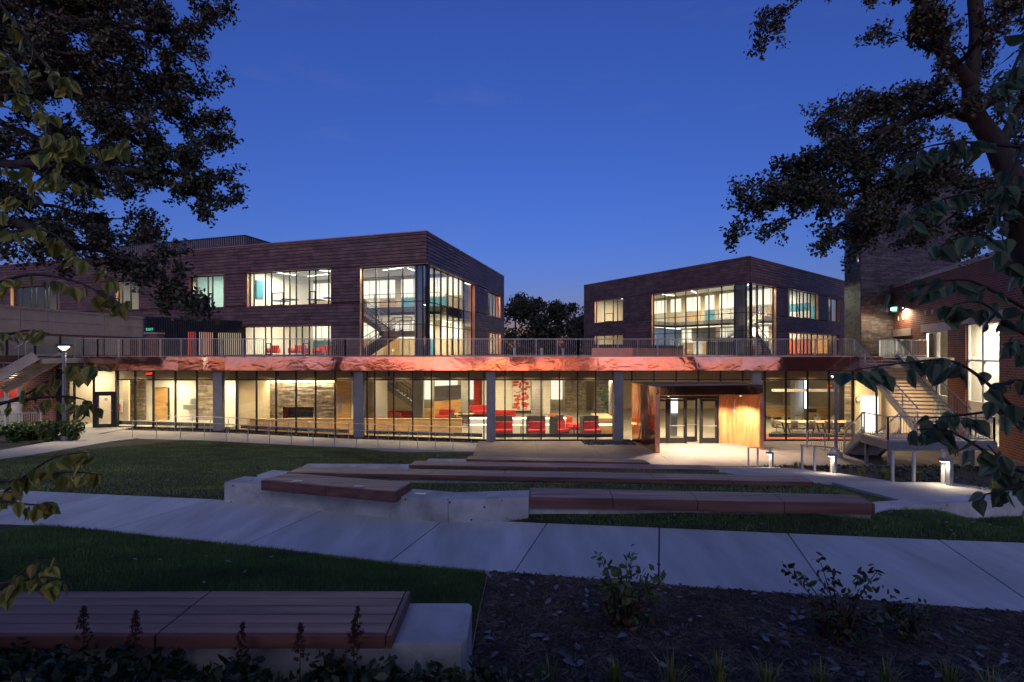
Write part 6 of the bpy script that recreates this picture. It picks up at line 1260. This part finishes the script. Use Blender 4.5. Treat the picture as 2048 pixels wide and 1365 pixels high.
limbsL = [(L((-210, 330, 12.8), (-80, 205, 13), (0, 188, 13), (108, 175, 12.8), (148, 191, 12.6), (197, 225, 12.4), (260, 275, 12.2), (330, 310, 12.1), (395, 340, 12)), .26, .03, 1.25),
          (L((148, 191, 12.6), (246, 197, 12.9), (292, 203, 13), (370, 234, 13.1), (415, 265, 13.2)), .11, .02, 1.3), (L((60, 180, 12.9), (108, 138, 13.2), (135, 100, 13.4), (172, 117, 13.4), (246, 132, 13.5), (308, 154, 13.5), (370, 170, 13.6)), .12, .02, 1.3),
          (L((-190, 180, 13), (-60, 120, 13.4), (80, 50, 13.4), (180, 45, 13.3), (280, 55, 13.2), (350, 62, 13.1), (410, 52, 13)), .17, .02, 1.3), (L((-200, 380, 12.8), (-60, 330, 12.6), (90, 330, 12.2), (190, 340, 12), (280, 345, 11.9), (350, 375, 11.8), (405, 395, 11.8)), .15, .02, 1.3),
          (L((-200, 440, 12.8), (0, 444, 12.4), (77, 464, 12.2), (123, 490, 12), (180, 497, 12), (260, 520, 11.9), (320, 550, 11.9), (360, 585, 11.9)), .16, .015, 1.25), (L((-190, 60, 13), (0, 15, 13.6), (150, 0, 13.5), (260, 15, 13.4), (310, 25, 13.3)), .14, .02, 1.3),
          (L((-60, 210, 13), (30, 260, 13.6), (110, 285, 13.9), (190, 300, 14), (260, 310, 14)), .1, .02, 1.2), (L((-190, 120, 13), (-60, 70, 12.4), (60, 90, 12.0), (150, 110, 11.8), (220, 90, 11.8)), .1, .02, 1.2), (L((-190, 420, 13), (0, 400, 13.6), (90, 410, 13.8), (170, 430, 13.8), (230, 440, 13.8)), .08, .02, .9), (L((-190, 0, 13), (-40, -60, 13), (120, -60, 13), (240, -40, 13)), .12, .02, 1.2)]
oak('oak_tree', 'large dark oak leaning in from the left edge of the sky', tl0, limbsL, 11, 'oakleaf', 11, .105, 'oakleafb', slen=1.15, sec=.38)
tr0 = [(Vector((18.2, 14.2, 1.9)), .52), (Vector((17.2, 14.1, 4.6)), .45), (at(2110, 640, 14), .42), (at(2062, 520, 14), .38), (at(2043, 450, 14), .36), (at(2032, 400, 14), .34), (at(1998, 300, 14), .28), (at(1950, 229, 14), .23), (at(1941, 160, 14), .19), (at(1953, 76, 14), .17), (at(1949, -20, 14), .18), (at(1940, -200, 14), .08)]
limbsR = [(L((1941, 171, 14), (1892, 114, 13.8), (1869, 46, 13.7), (1831, -10, 13.6), (1790, -70, 13.5)), .2, .1, 1.0), (L((1869, 46, 13.7), (1800, -50, 13.4), (1700, -50, 13.2), (1620, -15, 13.1), (1570, 25, 13.0)), .08, .015, .9),
          (L((2022, 385, 14), (1964, 369, 13.7), (1888, 354, 13.4), (1831, 350, 13.2), (1755, 373, 13), (1678, 392, 12.9), (1633, 400, 12.8), (1600, 430, 12.8)), .19, .02, 1.5), (L((1945, 236, 14), (1888, 221, 13.7), (1831, 230, 13.5), (1774, 259, 13.4), (1717, 280, 13.3), (1663, 310, 13.2), (1602, 350, 13.1), (1550, 400, 13), (1510, 435, 13)), .15, .015, 1.6),
          (L((1995, 300, 14), (2029, 236, 14.2), (2060, 190, 14.4), (2120, 100, 14.6)), .15, .05, .8), (L((1831, 350, 13.2), (1780, 400, 13), (1740, 430, 12.9), (1700, 450, 12.8)), .06, .015, 1.4), (L((1888, 354, 13.4), (1850, 400, 13.5), (1800, 440, 13.6), (1760, 470, 13.7)), .06, .015, 1.3), (L((1945, 120, 14), (1990, 60, 14.3), (2040, 20, 14.5), (2100, -40, 14.6)), .12, .03, 1.0), (L((1960, 369, 13.7), (1920, 420, 14), (1880, 450, 14.2)), .06, .015, 1.2), (L((2000, 310, 14), (2030, 330, 14.6), (2070, 360, 15), (2120, 370, 15)), .1, .03, 1.2), (L((1892, 114, 13.8), (1850, 90, 13.6), (1815, 80, 13.5)), .05, .015, 1.1), (L((1888, 221, 13.7), (1850, 190, 13.9), (1800, 230, 14), (1740, 225, 14)), .06, .015, 1.3), (L((2029, 400, 14), (1995, 440, 13.6), (1960, 470, 13.4)), .05, .015, 1.0), (L((1945, 229, 14), (1990, 200, 13.4), (2030, 150, 13.2)), .08, .02, 1.1), (L((1774, 259, 13.4), (1700, 340, 13), (1640, 370, 12.9), (1580, 390, 12.8)), .05, .015, 1.4)]
oak('oak_tree', 'big spreading oak with thick trunk at the right edge of the sky', tr0, limbsR, 23, 'oakleaf', 11, .105, 'oakleafb')

# ------------------------------------------------------------------ trees beyond the buildings and behind the viewer
def far_tree(p, h, r, label, group='trees beyond the terrace', n=26, nl=170, ls=.5):
    p = Vector(p); t = thing('broadleaf_tree', p, label, 'tree', group); MB().tube([p, p + Vector((.2, 0, h * .45)), p + Vector((0, .2, h * .75))], [.35, .25, .1], 8).build('trunk', M['bark'], t); rng = random.Random(int(p.x * 10 + p.y)); c = []; rad = []
    for i in range(n):
        u = rng.random(); a = rng.uniform(0, 6.283); zz = h * (.28 + .66 * u); k = math.sin(math.pi * min(1, (.12 + .86 * u))) ** .7; rr = r * k * math.sqrt(rng.random()); c.append((p.x + rr * math.cos(a), p.y + rr * math.sin(a), zz + p.z)); rad.append(r * rng.uniform(.22, .36))
    leafcloud('crown', c, np.array(rad), nl, ls, M['farleaf'], t); return t
for px, Y, top, r, lb in ((1030, 84, 590, 5.5, 'dark rounded tree touching the larger copper block'), (1072, 88, 598, 5.0, 'dark tree, second from the larger copper block'), (1112, 84, 606, 5.0, 'dark tree in the middle of the gap between the blocks'), (1152, 90, 600, 5.5, 'dark tree next to the smaller copper block'), (1195, 96, 600, 6, 'dark tree half hidden behind the smaller copper block'), (985, 92, 600, 6, 'dark tree half hidden behind the larger copper block')):
    x = ax(px, Y); far_tree((x, Y, 0), az(top, Y), r, lb)
x = ax(320, 60); far_tree((x, 60, 0), az(428, 60), 6.0, 'dark tree crown rising behind the roof screen', None); 
shade_oak = thing('oak_tree', (3, -7, 3.6), 'unseen broad oak added behind the viewpoint to shade the foreground', 'tree'); MB().tube([(3, -7, 3.5), (2.8, -7, 7), (2, -6.8, 10)], [.5, .4, .2], 10).build('trunk', M['bark'], shade_oak)  # out of view, added so its crown keeps the afterglow off the foreground
leafcloud('crown', [(random.uniform(-10, 11), random.uniform(-10, -2.5), random.uniform(6.8, 12)) for _ in range(95)], 1.4, 130, .3, M['oakleaf'], shade_oak)
cb = [(x, -42 + random.uniform(-4, 4), random.uniform(2.5, 6.0 + 2 * math.sin(x * .13))) for x in np.arange(-95, 95, 2.2) for _ in range(2)]
o = leafcloud('treeline', cb, 2.6, 60, 1.0, M['farleaf']); tag(o, 'distant line of trees across the lawn behind the viewer', 'trees', kind='stuff')

# ------------------------------------------------------------------ birch twigs close to the viewer
def leaf_mesh(name, seed, mat):
    rng = random.Random(seed); prof = [(0, 0), (.17, -.03), (.29, -.12), (.36, -.23), (.38, -.34), (.355, -.44), (.33, -.52), (.27, -.61), (.235, -.69), (.165, -.78), (.12, -.86), (.06, -.93), (0, -1.03)]; fold = rng.uniform(.03, .25); curl = rng.uniform(-.25, .35)
    vs = [(0, 0, .22)] + [(0, 0 + curl * (z ** 2), z) for x, z in prof]; n = len(prof); vs += [(x, fold * x + curl * z * z, z + rng.uniform(-.015, .015)) for x, z in prof[1:-1]] + [(-x, fold * x + curl * z * z, z + rng.uniform(-.015, .015)) for x, z in prof[1:-1]]
    A_ = n + 1; B_ = A_ + n - 2; fs = []
    for i in range(n - 1):
        l0, l1 = 1 + i, 2 + i
        for base in (A_, B_):
            a = base + i - 1; b = base + i
            if i == 0: fs.append((l0, b, l1))
            elif i == n - 2: fs.append((l0, a, l1))
            else: fs.append((l0, a, b, l1))
    vs += [(.012, 0, .22), (.012, 0, 0)]; fs.append((0, len(vs) - 2, len(vs) - 1, 1)); me = bpy.data.meshes.new(name); me.from_pydata(vs, [], fs); me.materials.append(mat); me.polygons.foreach_set('use_smooth', [True] * len(me.polygons)); return me
def birch(label, trunk, twigs, mat, seed, sz, per):
    rng = random.Random(seed); root = Vector(trunk[0][0]); t = thing('birch_tree', root, label, 'tree'); TP = smooth_path([p for p, _ in trunk]); MB().tube(TP, list(np.interp(np.linspace(0, 1, len(TP)), np.linspace(0, 1, len(trunk)), [r for _, r in trunk])), 10).build('trunk', M['bark'], t, smooth=True); ms = [leaf_mesh('leaf', seed + k, M[mat]) for k in range(5)]
    for pts in twigs:
        S = smooth_path(pts, 5); c = min(TP, key=lambda q: abs(q.z - S[0].z + .4)); S2 = [c, c.lerp(S[0], .5) + Vector((0, 0, .05))] + S; b = MB().tube(S2, list(np.linspace(.008, .0016, len(S2))), 6).build('branch', M['twig'], t, smooth=True)
        ln = sum((q - p).length for p, q in zip(S[:-1], S[1:])); k = int(ln * per)
        for i in range(k):
            u = rng.random() ** .8 * (len(S) - 1); j = min(int(u), len(S) - 2); p = S[j].lerp(S[j + 1], u - j) + Vector((rng.gauss(0, .014), rng.gauss(0, .02), rng.gauss(0, .012) - .012))
            o = bpy.data.objects.new('leaf', rng.choice(ms)); COL.objects.link(o); o.parent = b; o.location = p - ORG[b]; s = sz * rng.uniform(.65, 1.2); o.scale = (s, s, s); o.rotation_euler = (rng.gauss(0, .45), rng.gauss(0, .45), rng.uniform(0, 6.283))
    return t
bt = [(Vector((-3.6, 2.2, 3.3)), .11), (Vector((-3.5, 2.2, 4.6)), .09), (Vector((-3.45, 2.3, 6)), .07), (Vector((-3.4, 2.3, 8)), .04)]
Y1 = 2.15
tw_ = [[(-30, -30, 2.2), (40, 60, 2.2), (90, 130, 2.15), (140, 170, 2.1)], [(-40, 420, 2.3), (40, 390, 2.2), (110, 330, 2.15), (160, 270, 2.1)], [(30, 310, 2.2), (130, 290, 2.2), (200, 292, 2.15), (262, 280, 2.1)], [(-20, 330, 2.3), (60, 340, 2.2), (120, 365, 2.2), (190, 368, 2.2)], [(-20, 470, 2.2), (60, 460, 2.2), (110, 470, 2.15), (170, 520, 2.1), (225, 560, 2.1)], [(-20, 570, 2.2), (60, 550, 2.15), (140, 560, 2.1), (200, 585, 2.05), (240, 600, 2.05)], [(-20, 680, 2.1), (50, 662, 2.05), (100, 668, 2.0)], [(-20, 815, 2.2), (40, 795, 2.15), (100, 760, 2.1), (150, 735, 2.05), (195, 735, 2.0)], [(40, 800, 2.15), (130, 793, 2.1), (185, 805, 2.05)], [(-20, 1010, 2.1), (40, 960, 2.05), (110, 915, 2.0), (180, 905, 2.0)], [(40, 960, 2.05), (130, 945, 2.0), (205, 950, 2.0)], [(-20, 1000, 2.0), (20, 1005, 2.0), (70, 1010, 1.95), (105, 1005, 1.95)], [(-20, 1190, 2.0), (20, 1165, 1.95), (70, 1125, 1.9), (105, 1120, 1.9)], [(20, 1165, 1.95), (90, 1155, 1.9), (145, 1170, 1.85)], [(-30, 200, 2.3), (30, 190, 2.2), (80, 215, 2.2), (105, 280, 2.15)], [(-30, 90, 2.4), (20, 120, 2.3), (60, 180, 2.3)]]
birch('young birch with yellow-green leaves hanging in at the left edge', bt, [L(*p) for p in tw_], 'birchleaf', 31, .060, 46)
bt2 = [(Vector((2.85, 1.65, 3.3)), .10), (Vector((2.85, 1.7, 4.6)), .09), (Vector((2.8, 1.8, 6)), .07), (Vector((2.8, 1.8, 7.6)), .04)]
tw2 = [[(2090, 20, 1.9), (2040, 110, 1.8), (2015, 180, 1.8), (2030, 260, 1.8)], [(2090, 300, 1.9), (1990, 290, 1.85), (1920, 285, 1.8), (1850, 295, 1.8), (1800, 320, 1.8)], [(2090, 400, 1.9), (2000, 375, 1.8), (1900, 395, 1.8), (1840, 415, 1.8), (1800, 445, 1.75)], [(2090, 560, 1.8), (2010, 520, 1.75), (1970, 470, 1.7), (1905, 480, 1.7), (1865, 505, 1.7)], [(2090, 640, 1.8), (2000, 590, 1.75), (1930, 560, 1.7), (1850, 570, 1.7), (1765, 585, 1.7)], [(2090, 700, 1.8), (2010, 640, 1.75), (1960, 605, 1.7), (1905, 610, 1.7)], [(2090, 880, 1.7), (2020, 810, 1.65), (1960, 755, 1.6), (1900, 722, 1.55), (1820, 725, 1.5), (1710, 740, 1.5)], [(2090, 850, 1.7), (2000, 825, 1.65), (1930, 830, 1.6), (1850, 838, 1.55)], [(2090, 960, 1.7), (2010, 930, 1.65), (1950, 890, 1.6), (1890, 860, 1.55), (1835, 860, 1.5)], [(2090, 1010, 1.7), (2030, 950, 1.65), (1975, 890, 1.6)], [(2090, 940, 1.6), (2040, 970, 1.6), (1990, 985, 1.55), (1965, 990, 1.55)], [(2090, 740, 1.7), (2040, 690, 1.65), (2005, 690, 1.6)], [(2090, 200, 1.9), (2030, 330, 1.85), (2000, 420, 1.8), (2010, 500, 1.8)], [(2090, 780, 1.6), (2030, 760, 1.6), (1985, 790, 1.55)]]
birch('young birch with dark blue-green leaves hanging in at the right edge', bt2, [L(*p) for p in tw2], 'birchleaf2', 57, .060, 44)
